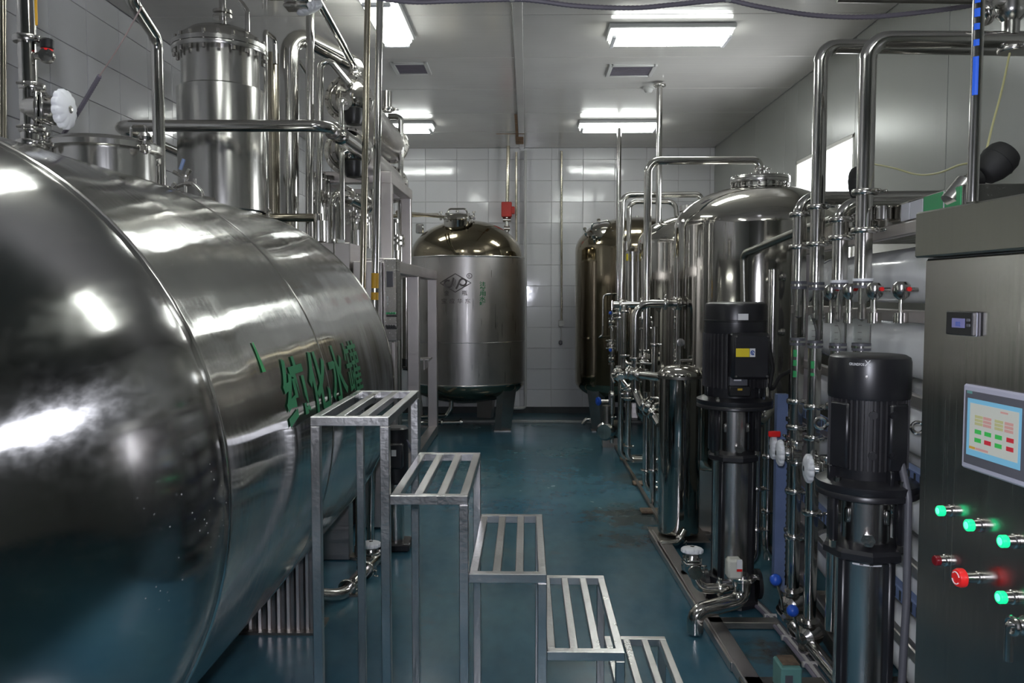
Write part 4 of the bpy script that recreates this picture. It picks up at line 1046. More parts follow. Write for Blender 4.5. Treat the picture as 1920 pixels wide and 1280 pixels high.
# ------------------------------------------------------------------ vertical multistage pumps
def finned(r, depth, n, z0, z1, flat=None):
    pts = []
    for i in range(n):
        for (k, rr) in ((.0, r - depth), (.28, r - depth), (.36, r), (.72, r), (.80, r - depth)):
            a = math.tau * (i + k) / n; pts.append((rr * math.cos(a), rr * math.sin(a)))
    return MB().prism(pts, z1 - z0, None, z0)
def pump(label, x, y, zt, zfan, zmot, zfl, zhead, zring, zbase, rf, rm, rfl, rh, rs, front=(0, -1, 0), box=None, eyes=True):
    """motor with fan cover and fins, coupling flange, windowed pump head, steel sleeve with stay straps, cast base"""
    M = AX((x, y, 0), (0, 0, 1), Vector((0, 0, 1)).cross(Vector(front)) * -1)   # local -Y faces 'front'
    M = Matrix.Translation((x, y, 0)) @ Matrix.Rotation(math.atan2(front[0], -front[1]), 4, 'Z')
    t = thing('vertical_pump', label, 'pump', None or (x, y, 0), None, M=M)
    L = dict(local=True)
    part('fan_cover', MB().lathe([(rf * .985, zfan), (rf, zfan + .01), (rf, zt - .022), (rf * .97, zt - .008), (rf * .86, zt), (rf * .3, zt + .001), (0, zt + .001)], None, 48), 'black_paint', t, **L)
    part('motor_body', finned(rm, .014, 44, zmot, zfan + .004), 'black_fin', t, ang=25, **L)
    part('motor_core', MB().lathe([(rm * .93, zfl + .03), (rm * .93, zfan - .001)], None, 32), 'black_paint', t, **L)
    ft = part('coupling_flange', MB().lathe([(rm * .9, zmot + .002), (rm * .92, zfl + .03), (rfl * .92, zfl + .018), (rfl, zfl + .012), (rfl, zfl - .008), (rfl * .985, zfl - .012), (rfl, zfl - .016), (rfl, zfl - .03), (rfl * .9, zfl - .036), (rh * .9, zfl - .045)], None, 56), 'black_paint', t, **L)
    for k in range(4):
        a = R_(45 + 90 * k); c = (rfl * .84 * math.cos(a), rfl * .84 * math.sin(a))
        part('flange_bolt', MB().cyl((*c, zfl + .005), (*c, zfl + .034), .012, seg=6), 'pipe_steel', ft, **L)
        part('rib', MB().box((0, 0, 0), (.014, rm * .35, .05), .003, Matrix.Translation((rm * .95 * math.cos(a - .3), rm * .95 * math.sin(a - .3), zmot - .02)) @ Matrix.Rotation(a - .3 + math.pi / 2, 4, 'Z')), 'black_paint', ft, **L)
    hd = part('pump_head', MB().lathe([(rh * .62, zhead), (rh * .62, zfl - .03)], None, 40), 'sleeve_steel', t, 'steel coupling guard', **L)
    for s in (-1, 1):
        for b in (-1, 1):
            part('head_bracket', MB().box((s * rh * .86, b * rh * .42, (zhead + zfl) / 2 - .015), (rh * .24, rh * .5, zfl - zhead - .02), .012), 'black_paint', t, **L)
    for s in (-1, 1):
        part('guard_clip', MB().box((s * rh * .52, -rh * .40, zhead + (zfl - zhead) * .5), (.014, .016, .05), .004), 'pipe_steel', hd, **L)
    pl_ = part('head_plate', MB().lathe([(rh * .95, zring), (rh * 1.12, zring + .012), (rh * 1.12, zhead - .012), (rh * 1.05, zhead), (rh * .62, zhead + .012)], None, 8, a0=math.pi / 8), 'black_paint', t, ang=20, **L)
    part('vent_plug', MB().cyl((0, -rh * .6, zhead + .035), (0, -rh * .92, zhead + .035), .016, seg=10).cyl((0, -rh * .9, zhead + .035), (0, -rh * .98, zhead + .035), .022, seg=6), 'fitting_steel', pl_, **L)
    for s in (-1, 1):
        part('head_bolt', MB().cyl((s * rh * .85, -rh * .6, zhead - .005), (s * rh * .85, -rh * .6, zhead + .018), .014, seg=6), 'pipe_steel', pl_, **L)
    part('sleeve', MB().lathe([(rs, zbase), (rs, zring + .01)], None, 48), 'sleeve_steel', t, **L)
    for k in range(4):
        a = R_(45 + 90 * k); c = Vector((rs * 1.06 * math.cos(a), rs * 1.06 * math.sin(a), 0))
        part('stay_strap', MB().box((0, 0, 0), (.03, .028, zring - zbase + .02), .006, Matrix.Translation((c.x, c.y, (zring + zbase) / 2)) @ Matrix.Rotation(a, 4, 'Z')), 'black_paint', t, **L)
    part('pump_base', MB().lathe([(rs * 1.5, 0.01), (rs * 1.5, .03), (rs * 1.28, .045), (rs * 1.28, zbase - .02), (rs * 1.2, zbase + .01), (rs, zbase + .012)], None, 8, a0=math.pi / 8), 'black_paint', t, ang=20, **L)
    for s in (-1, 1):
        part('port_flange', MB().lathe([(rs * .4, 0), (rs * .75, 0), (rs * .75, .02), (rs * .4, .02)], AX((s * rs * 1.24, 0, .10), (s, 0, 0)), 24), 'black_paint', t, **L)
    if eyes:
        for s in (-1, 1):
            c = Vector((s * (rm + .022), -.02, (zmot + zfan) / 2 + .02))
            part('lifting_eye', MB().sweep([c + Vector((.018 * math.cos(math.tau * k / 16), 0, .018 * math.sin(math.tau * k / 16))) for k in range(17)], .006, 8).cyl(c - Vector((s * .035, 0, 0)), c - Vector((s * .018, 0, 0)), .008, seg=8), 'fitting_steel', t, **L)
    return t, M
def zpx(py, Y): return P(987, py, Y).z
Yp = 4.39; xp = P(1379, 620, Yp).x
p1, M1 = pump('tall black-motored pump with a yellow sticker, beside the small filter housing', xp, Yp, zpx(566, Yp), zpx(625, Yp), zpx(722, Yp), zpx(750, Yp), zpx(845, Yp), zpx(860, Yp), zpx(1078, Yp), .160, .168, .197, .125, .105, (-.0, -1, 0), eyes=False)
L = dict(local=True)
bz0, bz1 = zpx(703, Yp), zpx(620, Yp); bx0, bx1 = P(1371, 650, Yp - .2).x - xp, P(1443, 650, Yp - .2).x - xp
tbx = part('terminal_box', MB().box(((bx0 + bx1) / 2, -.155, (bz0 + bz1) / 2), (bx1 - bx0, .12, bz1 - bz0), .012), 'black_paint', p1, **L)
part('box_lid', MB().box(((bx0 + bx1) / 2, -.22, (bz0 + bz1) / 2), (bx1 - bx0 - .02, .016, bz1 - bz0 - .02), .006), 'black_paint', tbx, **L)
for a in (bx0 + .018, bx1 - .018):
    for b in (bz0 + .018, bz1 - .018):
        part('screw', MB().cyl((a, -.225, b), (a, -.234, b), .006, seg=8), 'fitting_steel', tbx, **L)
yx = xp; Yl = Yp - .2295
def sticker(par, px0, py0, px1, py1, Y, mat, x0, y0, name='sticker', th=.0015):
    a, b = P(px0, py0, Y), P(px1, py1, Y)
    return part(name, MB().box(((a.x + b.x) / 2 - x0, Y - y0, (a.z + b.z) / 2), (abs(b.x - a.x), th, abs(a.z - b.z))), mat, par, smooth=False, **L)
sticker(tbx, 1380, 653, 1405, 669, Yl, 'yellow_label', xp, Yp); w_ = sticker(tbx, 1406, 653, 1416, 669, Yl, 'white_label', xp, Yp)
q = P(1411, 661, Yl - .001)
part('mark', MB().sweep([Vector((q.x - xp + .008 * math.cos(math.tau * k / 12), Yl - .002 - Yp, q.z + .010 * math.sin(math.tau * k / 12))) for k in range(12)], .0025, 6).cyl((q.x - xp - .003, Yl - .002 - Yp, q.z + .005), (q.x - xp + .005, Yl - .002 - Yp, q.z - .012), .0025, seg=6), 'blue_print', tbx, **L)
sticker(p1, 1384, 588, 1403, 600, Yp - .162, 'white_label', xp, Yp)
np_ = part('name_plate', MB().box(((P(1390, 710, Yl).x - xp), -.172, zpx(711, Yp - .17)), (.09, .02, .06), .003), 'dark_plastic', p1, smooth=False, **L)
sticker(np_, 1376, 711, 1390, 714, Yp - .184, 'white_label', xp, Yp)
part('coupling_cover', MB().box((P(1388, 730, Yp - .19).x - xp, -.17, zpx(732, Yp - .17)), (.11, .04, .055), .006), 'black_plastic', p1, **L)
sticker(p1, 1383, 728, 1392, 732, Yp - .1915, 'amber_print', xp, Yp)
part('band', MB().lathe([(.1595, zpx(602, Yp)), (.1635, zpx(601, Yp)), (.1635, zpx(599, Yp)), (.1595, zpx(598, Yp))], None, 48, cap=False), 'black_plastic', p1, **L)
# its power cable
pipe('black power cable looping from the tall pump to the blue duct', [P(1441, 640, 4.35), P(1449, 690, 4.35), P(1440, 745, 4.35), P(1462, 705, 4.4), P(1482, 695, 4.42)], .011, bend=.08, mat='black_rubber', cat='cable', name='power_cable', seg=8)

Yq = 2.72; xq = P(1628, 780, Yq).x
p2, M2 = pump('large black finned pump in the right foreground with white maker lettering', xq, Yq, zpx(663, Yq), zpx(742, Yq), zpx(868, Yq), zpx(903, Yq), zpx(1012, Yq), zpx(1036, Yq), .20, .127, .124, .160, .120, .092, (-.32, -1, 0))
# maker's lettering on the fan cover
def cyl_text(par, txt, cx, cy, R, ang_c, z, w, h, mat, off=0.0):
    v2, f = norm_text(txt, w, h, off, .03); vs = []
    for (a, b) in v2:
        an = ang_c + (a - w / 2) / R; vs.append((R * 1.004 * math.sin(an), -R * 1.004 * math.cos(an), z + b))
    return part('letter', MB().add(vs, f), mat, par, smooth=False, local=True)
cyl_text(p2, 'GRUNDFOS', 0, 0, .127, R_(-22), zpx(682, Yq - .1) - .004, .046, .0085, 'white_label', .02)
for s in (-1, 1):
    w = []
    for k in range(5):
        an = R_(-7) + (k - 2) * .028; zz = zpx(679, Yq - .1) + s * (k - 2) * .0045
        w.append(Vector((.1285 * math.sin(an), -.1285 * math.cos(an), zz)))
    part('logo_stroke', MB().sweep(w, .0016, 6), 'white_label', p2, local=True)
part('screw', MB().cyl((.127 * math.sin(R_(-8)), -.127 * math.cos(R_(-8)), zpx(704, Yq - .1)), (.131 * math.sin(R_(-8)), -.131 * math.cos(R_(-8)), zpx(704, Yq - .1)), .004, seg=8), 'fitting_steel', p2, local=True)
# smooth corner panels and foot bosses on the motor
for a in (-48, 42, 138, 228):
    an = R_(a); part('motor_corner', MB().box((0, 0, 0), (.075, .02, zpx(748, Yq) - zpx(868, Yq)), .006, Matrix.Translation((.119 * math.sin(an), -.119 * math.cos(an), (zpx(748, Yq) + zpx(868, Yq)) / 2)) @ Matrix.Rotation(an, 4, 'Z')), 'black_paint', p2, local=True)
for a in (2, 30):
    for zz in (zpx(775, Yq - .1), zpx(850, Yq - .1)):
        an = R_(a); c = Vector((.122 * math.sin(an), -.122 * math.cos(an), zz)); d = Vector((math.sin(an), -math.cos(an), 0))
        part('foot_boss', MB().cyl(c, c + d * .012, .013, seg=14).cyl(c + d * .012, c + d * .014, .006, seg=8), 'black_paint', p2, local=True)
sl = part('warning_label', MB().lathe([(.0935, zpx(1058, Yq - .09)), (.0935, zpx(1043, Yq - .09))], None, 14, a0=R_(-118), a1=R_(-62), cap=False), 'white_label', p2, local=True)
for a in (-100, -82): part('print_mark', MB().lathe([(.0942, zpx(1057, Yq - .09)), (.0942, zpx(1045, Yq - .09))], None, 3, a0=R_(a - 4), a1=R_(a + 3), cap=False), 'grey_print', sl, local=True)
pipe('ribbed black cable conduit standing between the front pump and the cabinet', [P(1690, 870, 2.62), P(1703, 930, 2.58), P(1700, 1120, 2.55), P(1688, 1330, 2.5)], .012, bend=.1, mat='dark_plastic', cat='conduit', name='cable_conduit', seg=10)

# ------------------------------------------------------------------ control cabinet at the right edge
th = R_(4.5); cn = Vector((-math.cos(th), -math.sin(th), 0)); cdn = Vector((math.sin(th), -math.cos(th), 0)); cp0 = Vector((P(1733, 560, 2.0).x, 2.0, 0))
CM = AX(cp0, cn, cdn)         # local x towards the viewer, y up, z out of the face
CMi = CM.inverted()
def face(px, py, off=0.0):
    d = ray(px, py); k = ((cp0 + cn * off) - CAM).dot(cn) / d.dot(cn); q = CMi @ (CAM + d * k); return q.x, q.y
cab = thing('control_cabinet', 'tall brushed steel control cabinet with touch screen at the right edge', 'cabinet', None, None, M=CM)
CL, CD, CH = 1.15, .55, 1.735; HT = 1.847
part('body', MB().box((CL / 2, CH / 2 + .005, -CD / 2), (CL, CH - .01, CD), .004), 'cabinet_steel', cab, smooth=False, **L)
part('hood', MB().box((CL / 2, (CH + HT) / 2 + .002, -CD / 2 + .006), (CL + .024, HT - CH - .004, CD + .03), .004), 'hood_steel', cab, smooth=False, **L)
part('shadow_gap', MB().box((CL / 2, CH - .002, -CD / 2), (CL - .004, .008, CD - .01)), 'dark_trim', cab, smooth=False, **L)
def fbox(name, a, b, mat, par, z0, z1, bev=.0):
    (u0, v0), (u1, v1) = face(*a, z1), face(*b, z1)
    return part(name, MB().box(((u0 + u1) / 2, (v0 + v1) / 2, (z0 + z1) / 2), (abs(u1 - u0), abs(v1 - v0), abs(z1 - z0)), bev), mat, par, smooth=False, **L)
def fsub(name, c, wpx, hpx, mat, par, z0, z1):
    return fbox(name, (c[0] - wpx / 2, c[1] - hpx / 2), (c[0] + wpx / 2, c[1] + hpx / 2), mat, par, z0, z1)
mt = thing('panel_meter', 'small black digital meter with violet display on the cabinet', 'meter', None, None, M=CM @ Matrix.Translation((*face(1803, 632), 0)))
mt_off = face(1803, 632)
def mbox(name, a, b, mat, z0, z1, par=mt):
    (u0, v0), (u1, v1) = face(*a, z1), face(*b, z1)
    return part(name, MB().box(((u0 + u1) / 2 - mt_off[0], (v0 + v1) / 2 - mt_off[1], (z0 + z1) / 2), (abs(u1 - u0), abs(v1 - v0), abs(z1 - z0)), .002), mat, par, smooth=False, **L)
mbox('housing', (1779, 584), (1829, 631), 'grey_plastic', .0005, .006); fp = mbox('front_plate', (1774, 583), (1822, 630), 'black_plastic', .006, .017)
lc = mbox('display', (1784.5, 596), (1808, 615), 'lcd_blue', .017, .0185, fp)
for (a, b) in ((1815, 600), (1815, 610)): mbox('key', (a - 4, b - 3), (a + 3, b + 3), 'dark_plastic', .017, .0195, fp)
u, v = face(1790.5, 611, .02); vv, ff = norm_text('002', .018, .010, .02, .05)
part('digit', MB().add([(a + u - mt_off[0], b + v - mt_off[1], .0192) for a, b in vv], ff), 'blue_print', lc, smooth=False, **L)
# touch panel
hm_o = face(1797.4, 874); hmi = thing('touch_panel', 'colour touch screen with green and red boxes on the cabinet', 'touch screen', None, None, M=CM @ Matrix.Translation((*hm_o, 0)))
def hbox(name, u0, v0, u1, v1, mat, par, z0, z1, bev=0):
    return part(name, MB().box(((u0 + u1) / 2 - hm_o[0], (v0 + v1) / 2 - hm_o[1], (z0 + z1) / 2), (abs(u1 - u0), abs(v1 - v0), abs(z1 - z0)), bev), mat, par, smooth=False, **L)
def cr(x, y): return face(1740 + x * .2344, 700 + y * .2344, .012)
U0 = (cr(285, 80)[0] + cr(245, 742)[0]) / 2; VT = cr(285, 80)[1]; VB = cr(245, 742)[1]
U1 = U0 + (VT - VB) * 1.22
hb = hbox('bezel', U0, VB, U1, VT, 'grey_plastic', hmi, .0005, .010, .004)
ip = hbox('inner_panel', U0 + .011, VB + .013, U1 - .012, VT - .013, 'dark_plastic', hmi, .010, .0115, .001)
ca_, cb_ = cr(320, 190), cr(735, 770)
scn = hbox('screen_border', ca_[0], (cr(292, 628)[1] + cb_[1]) / 2 - .002, cb_[0], (ca_[1] + cr(758, 285)[1]) / 2, 'screen_cyan', hmi, .0115, .0125)
sa, sb = cr(345, 232), cr(715, 718); bl = cr(327, 598); tr = cr(735, 315)
sL, sR, sT, sB = (sa[0] + bl[0]) / 2, (sb[0] + tr[0]) / 2, (sa[1] + tr[1]) / 2, (sb[1] + bl[1]) / 2
hbox('screen_page', sL, sB, sR, sT, 'screen_face', scn, .0125, .0130)
sw, sh = sR - sL, sT - sB
def cell(fx, fy, fw, fh, mat): hbox('screen_cell', sL + sw * (fx - fw / 2), sB + sh * (fy - fh / 2), sL + sw * (fx + fw / 2), sB + sh * (fy + fh / 2), mat, scn, .0130, .0134)
for i, fx in enumerate((.19, .40, .62, .85)):
    cell(fx, .41, .14, .09, 'screen_red' if i == 3 else 'screen_green'); cell(fx, .23, .14, .09, 'screen_red' if i in (1, 3) else 'screen_green')
for fx, m_ in ((.20, 'screen_olive'), (.38, 'screen_pink'), (.62, 'screen_olive'), (.82, 'screen_pink')):
    for k in range(3): cell(fx, .73 - .075 * k, .17, .06, m_)
cell(.07, .045, .13, .05, 'screen_orange'); cell(.28, .045, .27, .05, 'screen_pink'); cell(.72, .93, .15, .04, 'screen_pink')
u, v = cr(330, 148); hbox('maker_mark', u - .008, v - .003, u + .010, v + .003, 'teal_box', ip, .0115, .0118)
# push buttons and emergency stop
def button(label, bp, r, Lp, lens, cat='push button', core=None, name='push_button', stop=False):
    u, v = face(*bp); t = thing(name, label, cat, None, 'cabinet buttons', M=CM @ Matrix.Translation((u, v, 0)))
    part('collar', MB().lathe([(r * 1.12, .0005), (r * 1.12, .005), (r * .95, .007), (r * .95, Lp * .6)], None, 24), 'fitting_steel', t, **L)
    if stop:
        part('stop_head', MB().lathe([(r * .9, Lp * .6), (r * 1.7, Lp * .72), (r * 1.75, Lp * .9), (r * 1.5, Lp * 1.02), (0, Lp * 1.06)], None, 28), lens, t, **L)
        for k in (0, 1):
            part('arrow', MB().sweep([Vector((r * 1.1 * math.cos(R_(a)), r * 1.1 * math.sin(R_(a)), Lp * 1.055)) for a in range(20 + 180 * k, 150 + 180 * k, 15)], .0012, 5), 'white_label', t, **L)
    else:
        part('lens', MB().lathe([(r * .9, Lp * .58), (r * .95, Lp * .62), (r * .95, Lp * .95), (r * .8, Lp * 1.02), (0, Lp * 1.04)], None, 24), lens, t, **L)
        if core: part('lens_core', MB().lathe([(r * .6, Lp * 1.03), (r * .5, Lp * 1.05), (0, Lp * 1.055)], None, 20), core, t, **L)
button('lit green button at the left of the cabinet button row', (1784, 957), .0125, .032, 'green_lens', core='green_lens_core')
button('lit green button in the middle of the cabinet button row', (1839, 984), .0135, .032, 'green_lens', core='green_lens_core')
button('lit green button at the right end of the cabinet button row', (1904, 1014), .0135, .032, 'green_lens', core='green_lens_core')
button('unlit dark red button beside the emergency stop', (1774, 1050), .0125, .028, 'dark_red_plastic')
button('lit green button below the emergency stop', (1900, 1119), .0135, .032, 'green_lens', core='green_lens_core')
button('red mushroom emergency stop with white arrows', (1836, 1082), .0118, .050, 'red_plastic', cat='emergency stop', name='emergency_stop', stop=True)
u, v = face(1928, 1172); t = thing('door_handle', 'chrome swing handle lock at the lower right of the cabinet', 'handle', None, None, M=CM @ Matrix.Translation((u, v, 0)))
part('rosette', MB().lathe([(.02, .0005), (.02, .012), (.014, .022)], None, 20), 'fitting_steel', t, **L)
part('grip', MB().tube([(-.0, .0, .02), (-.01, -.0, .032), (-.012, -.075, .030)], .009, .015, 12).sweep([Vector((.016 * math.cos(math.tau * k / 16) , .016 * math.sin(math.tau * k / 16), .032)) for k in range(17)], .005, 8), 'fitting_steel', t, **L)
# blue-marked pole standing on the cabinet
b = P(1823, 384, 1.78); tp = P(1833, -30, 1.78)
bp = thing('service_pole', 'thin steel pole with blue paint marks rising from the cabinet top', 'pole', (b.x, b.y, HT))
bot = Vector((b.x, b.y, HT - .0)); top = Vector((b.x + .004, b.y, H - .016))
part('tube', MB().cyl(bot, top, .0115, seg=16), 'pipe_steel', bp)
for (ya, yb) in ((0, 8), (18, 34), (46, 58), (76, 88), (108, 180)):
    za, zb = P(1828, ya, 1.78).z, P(1828, yb, 1.78).z
    part('paint_band', MB().lathe([(.0118, zb), (.0118, za)], AX((b.x, b.y, 0), (0, 0, 1)), 6, a0=R_(205), a1=R_(262), cap=False), 'blue_plastic', bp)

# ------------------------------------------------------------------ flow-meter risers
XF = 1.285
def flow_riser(label, px, yg0, yg1, ylow, r=.0318, top=None, horiz=None, clamps=(), low_clamps=(), white_cap=False, extra=None, marks=()):
    p = P(px, 560, 1.0); Y = XF / (p.x); x = XF
    def z(py): return P(px, py, Y).z
    t = thing('flow_meter_riser', label, 'pipe', (x, Y, z(ylow)), 'clamped risers with glass flow meters')
    pts = [Vector((x, Y, z(yg0)))] + [Vector((x, Y, z(top)))] + horiz(x, Y, z(top))
    part('upper_tube', MB().tube(pts, r, r * 2.4, 20), 'pipe_steel', t)
    part('lower_tube', MB().cyl((x, Y, z(ylow)), (x, Y, z(yg1)), r * .92, seg=20), 'pipe_steel', t)
    part('flow_glass', MB().lathe([(r * 1.06, z(yg1 - 4)), (r * 1.06, z(yg0 + 4))], AX((x, Y, 0), (0, 0, 1)), 24, cap=False), 'clear_glass', t)
    for (a, b) in ((yg0 - 3, yg0 + 12), (yg1 - 12, yg1 + 2)):
        e = part('end_fitting', MB().lathe([(r * .9, z(b)), (r * 1.12, z(b)), (r * 1.12, z(a)), (r * .9, z(a))], AX((x, Y, 0), (0, 0, 1)), 24), 'dark_plastic', t)
        part('seal_ring', MB().lathe([(r * 1.15, z((a + b) / 2 + 2)), (r * 1.15, z((a + b) / 2 - 2))], AX((x, Y, 0), (0, 0, 1)), 24, cap=False), 'pipe_steel', e)
    if white_cap: part('white_ring', MB().lathe([(r * 1.0, z(yg0 - 1)), (r * 1.18, z(yg0 - 1)), (r * 1.18, z(yg0 - 6)), (r, z(yg0 - 6))], AX((x, Y, 0), (0, 0, 1)), 24), 'white_plastic', t)
    fz = z(yg0 + (yg1 - yg0) * .55)
    part('float', MB().lathe([(0, fz - .01), (r * .45, fz), (r * .45, z(yg0 + 8)), (0, z(yg0 + 8))], AX((x, Y, 0), (0, 0, 1)), 16), 'fitting_steel', t)
    for k in range(6):
        zz = z(yg1 - 20 - k * (yg1 - yg0 - 50) / 6)
        part('scale_mark', MB().box((x - r * .6, Y - r * .95, zz), (.014, .002, .0016)), 'grey_print', t, smooth=False)
    for c in clamps: part('clamp', clamp_mb((x, Y, z(c)), (0, 0, 1), r, (.6, -.8, 0)), 'fitting_steel', t)
    for c in low_clamps: part('clamp', clamp_mb((x, Y, z(c)), (0, 0, 1), r * .92, (.6, -.8, 0)), 'fitting_steel', t)
    for (a, b) in marks: part('paint_mark', MB().lathe([(r * .935, z(b)), (r * .935, z(a))], AX((x, Y, 0), (0, 0, 1)), 5, a0=R_(215), a1=R_(250), cap=False), 'bright_green_paint', t)
    return t, Y, z
R1, Yr1, z1 = flow_riser('flow-meter riser furthest from the cabinet, with green paint marks', 1497, 530, 645, 1125, .032, 372, lambda x, Y, z: [Vector((x + .75, Y, z + .005)), Vector((x + .95, Y + .8, z))], (402, 463), (752, 800, 920, 1005), marks=((655, 668), (674, 685), (694, 706)))
R2, Yr2, z2 = flow_riser('tall flow-meter riser second from the far end, bending right near the ceiling', 1530, 532, 650, 1178, .0305, 86, lambda x, Y, z: [Vector((XR - .01, Y + .05, z - .01))], (388, 458), (762, 820, 960), marks=((676, 690), (698, 704)))
R3, Yr3, z3 = flow_riser('short flow-meter riser third from the far end with a low elbow', 1573, 531, 655, 1180, .0305, 384, lambda x, Y, z: [Vector((x + .62, Y, z + .01)), Vector((x + .85, Y + 1.0, z))], (412, 446), (760,), white_cap=True)
R4, Yr4, z4 = flow_riser('tall flow-meter riser nearest the cabinet with a pale ring', 1617, 528, 655, 1250, .0315, 74, lambda x, Y, z: [Vector((XR - .01, Y, z - .01))], (360, 432), (760,), white_cap=True)
# stay bars between the risers
for i, (a, b, yy) in enumerate((((1497, Yr1), (1530, Yr2), 458), ((1530, Yr2), (1573, Yr3), 452), ((1573, Yr3), (1617, Yr4), 440))):
    solo('stay_rod', MB().cyl((XF + .05, a[1], P(a[0], yy, a[1]).z), (XF + .05, b[1], P(a[0], yy, a[1]).z), .008, seg=8), 'fitting_steel', ('thin steel stay rod between the first and second flow-meter risers', 'thin steel stay rod between the middle two flow-meter risers', 'thin steel stay rod between the third and nearest flow-meter risers')[i], 'rod', 'stay rods between the risers')
# white-wheel valves on the risers
diaphragm_valve('white-wheel valve on the pipe just behind the farthest riser', (P(1484, 835, 4.22).x, 4.22, zpx(838, 4.22)), (0, 0, 1), (-1, .12, .02), .022, .062)
diaphragm_valve('white-wheel valve on the riser furthest from the cabinet', (XF, Yr1 - .02, z1(848)), (0, 0, 1), (-1, .1, 0), .0185, .062)
diaphragm_valve('white-wheel valve on the second riser, nearest of the three in a row', (XF + .035, Yr2 - .075, z2(872)), (0, 0, 1), (-1, .08, 0), .0185, .064)
diaphragm_valve('white-wheel valve half hidden behind the front pump flange', (XF + .08, 3.05, zpx(920, 3.05)), (0, 0, 1), (-1, -.1, -.05), .024, .06)
t = pipe('upright pipe behind the farthest riser carrying a red-tagged valve', [(P(1484, 835, 4.22).x, 4.22, .10), (P(1484, 835, 4.22).x, 4.22, 1.25)], .02, clamps=((0, .3), (0, .8)))
part('red_tag', MB().box((P(1452, 808, 4.2).x, 4.2, zpx(812, 4.2)), (.06, .02, .03), .004), 'red_plastic', t)
# blue-ball lever valves at the feet
ball_valve('lever valve with blue ball at the foot of the farthest riser', (XF, Yr1, z1(1133)), (0, 0, 1), (-.8, -.6, -.1), .036)
ball_valve('lever valve with blue ball at the foot of the second riser', (XF, Yr2, z2(1190)), (0, 0, 1), (-.8, -.6, -.1), .034)
pipe('low steel manifold along the floor joining the riser feet', [(XF, 4.1, .075), (XF, 2.9, .075)], .03, clamps=((0, .2), (0, .7)))
for (y, s) in ((Yr1, z1(1150)), (Yr2, z2(1205))):
    pipe('short stub from the floor manifold to the ' + ('farthest' if y == Yr1 else 'second') + ' riser valve', [(XF, y, .08), (XF, y, s)], .022)

# ------------------------------------------------------------------ membrane skid behind the risers
va = Vector((1.42, 2.30, 0)); vb = Vector((1.61, 4.36, 0)); vd = (vb - va).normalized(); vn = Vector((vd.y, -vd.x, 0))
skid = thing('membrane_skid', 'steel rack of the membrane unit behind the flow-meter risers', 'rack', (1.5, 3.4, 0))
for (f, s) in ((1.03, -.13), (1.03, .62), (-.02, .62), (-.02, -.10), (.5, .62)):
    p = va.lerp(vb, f) + vn * s
    part('post', sq((p.x, p.y, .005), (p.x, p.y, 1.905), .055), 'frame_steel', skid, smooth=False)
for k in range(7):
    z = 1.885 - .29 * k - (0 if k == 0 else .02)
    a = va.lerp(vb, -.02) + vn * -.125; b = va.lerp(vb, 1.03) + vn * -.125
    part('side_rail', sq((a.x, a.y, z), (b.x, b.y, z), .03, .045), 'frame_steel', skid, smooth=False)
for s in (-.13, .62):
    a = va.lerp(vb, -.02) + vn * s; b = va.lerp(vb, 1.03) + vn * s
    part('base_rail', sq((a.x, a.y, .05), (b.x, b.y, .05), .06, .08), 'rusty_steel', skid, smooth=False)
for f in (.03, .5, .98):
    a = va.lerp(vb, f) + vn * -.1; b = va.lerp(vb, f) + vn * .6
    part('cross_bar', sq((a.x, a.y, .05), (b.x, b.y, .05), .06, .06), 'rusty_steel', skid, smooth=False)
nth = ('topmost', 'second', 'third', 'fourth', 'fifth', 'lowest')
for row, s in ((0, 0.0), (1, .30)):
    for k in range(6):
        z = 1.727 - .285 * k; a = va + vn * s; b = vb + vn * s
        Av = AX((a.x, a.y, z), vd, vn); Lv = (b - a).length
        t = thing('membrane_housing', nth[k] + (' white membrane housing in the front row of the rack' if row == 0 else ' white membrane housing in the rear row of the rack'), 'pressure vessel', (a.x, a.y, z - .11), 'white membrane housings')
        part('housing_tube', MB().lathe([(.108, .06), (.108, Lv - .06)], Av, 36, cap=False), 'vessel_white', t)
        for (z0, z1_, d) in ((.06, 0, -1), (Lv - .06, Lv, 1)):
            part('end_ring', MB().lathe([(.112, z0), (.114, z0 + d * .01), (.114, z0 + d * .05), (.09, z0 + d * .055), (.03, z0 + d * .06), (0, z0 + d * .06)], Av, 32), 'dark_plastic', t)
            part('port', MB().cyl(Av @ Vector((0, 0, z0 + d * .05)), Av @ Vector((0, 0, z0 + d * .11)), .02, seg=12), 'fitting_steel', t)
        for f in (.2, .8):
            part('strap', MB().lathe([(.1085, Lv * f - .012), (.1100, Lv * f - .012), (.1100, Lv * f + .012), (.1085, Lv * f + .012)], Av, 36, cap=False), 'vent_frame', t)
# header boxes on top with papers and the green sign
tbz0, tbz1 = 1.912, 1.985
a = va + vd * .24 + vn * -.115; b = vb + vn * -.115
tb_ = thing('header_tray', 'steel sheet tray on top of the membrane rack with green sign', 'tray', (a.x, a.y, tbz0))
Mt = AX((a.x, a.y, 0), (0, 0, 1), vd); Mt = AX((a.x, a.y, tbz0), (0, 0, 1), vd)     # local x along the rack, y to the left of it
LT = (b - a).length
part('tray_side', MB().box((LT / 2, .0, (tbz1 - tbz0) / 2), (LT, .012, tbz1 - tbz0), .002, Mt), 'vessel_steel', tb_, smooth=False)
part('tray_end', MB().box((0, -.29, (tbz1 - tbz0) / 2), (.012, .58, tbz1 - tbz0), .002, Mt), 'cabinet_steel', tb_, smooth=False)
part('tray_floor', MB().box((LT / 2, -.29, .006), (LT, .56, .008), 0, Mt), 'cabinet_steel', tb_, smooth=False)
part('tray_back', MB().box((LT / 2, -.58, (tbz1 - tbz0) / 2), (LT, .012, tbz1 - tbz0), .002, Mt), 'cabinet_steel', tb_, smooth=False)
part('green_sign', MB().box((.155, .0075, .036), (.29, .003, .066), 0, Mt), 'sign_green', tb_, smooth=False)
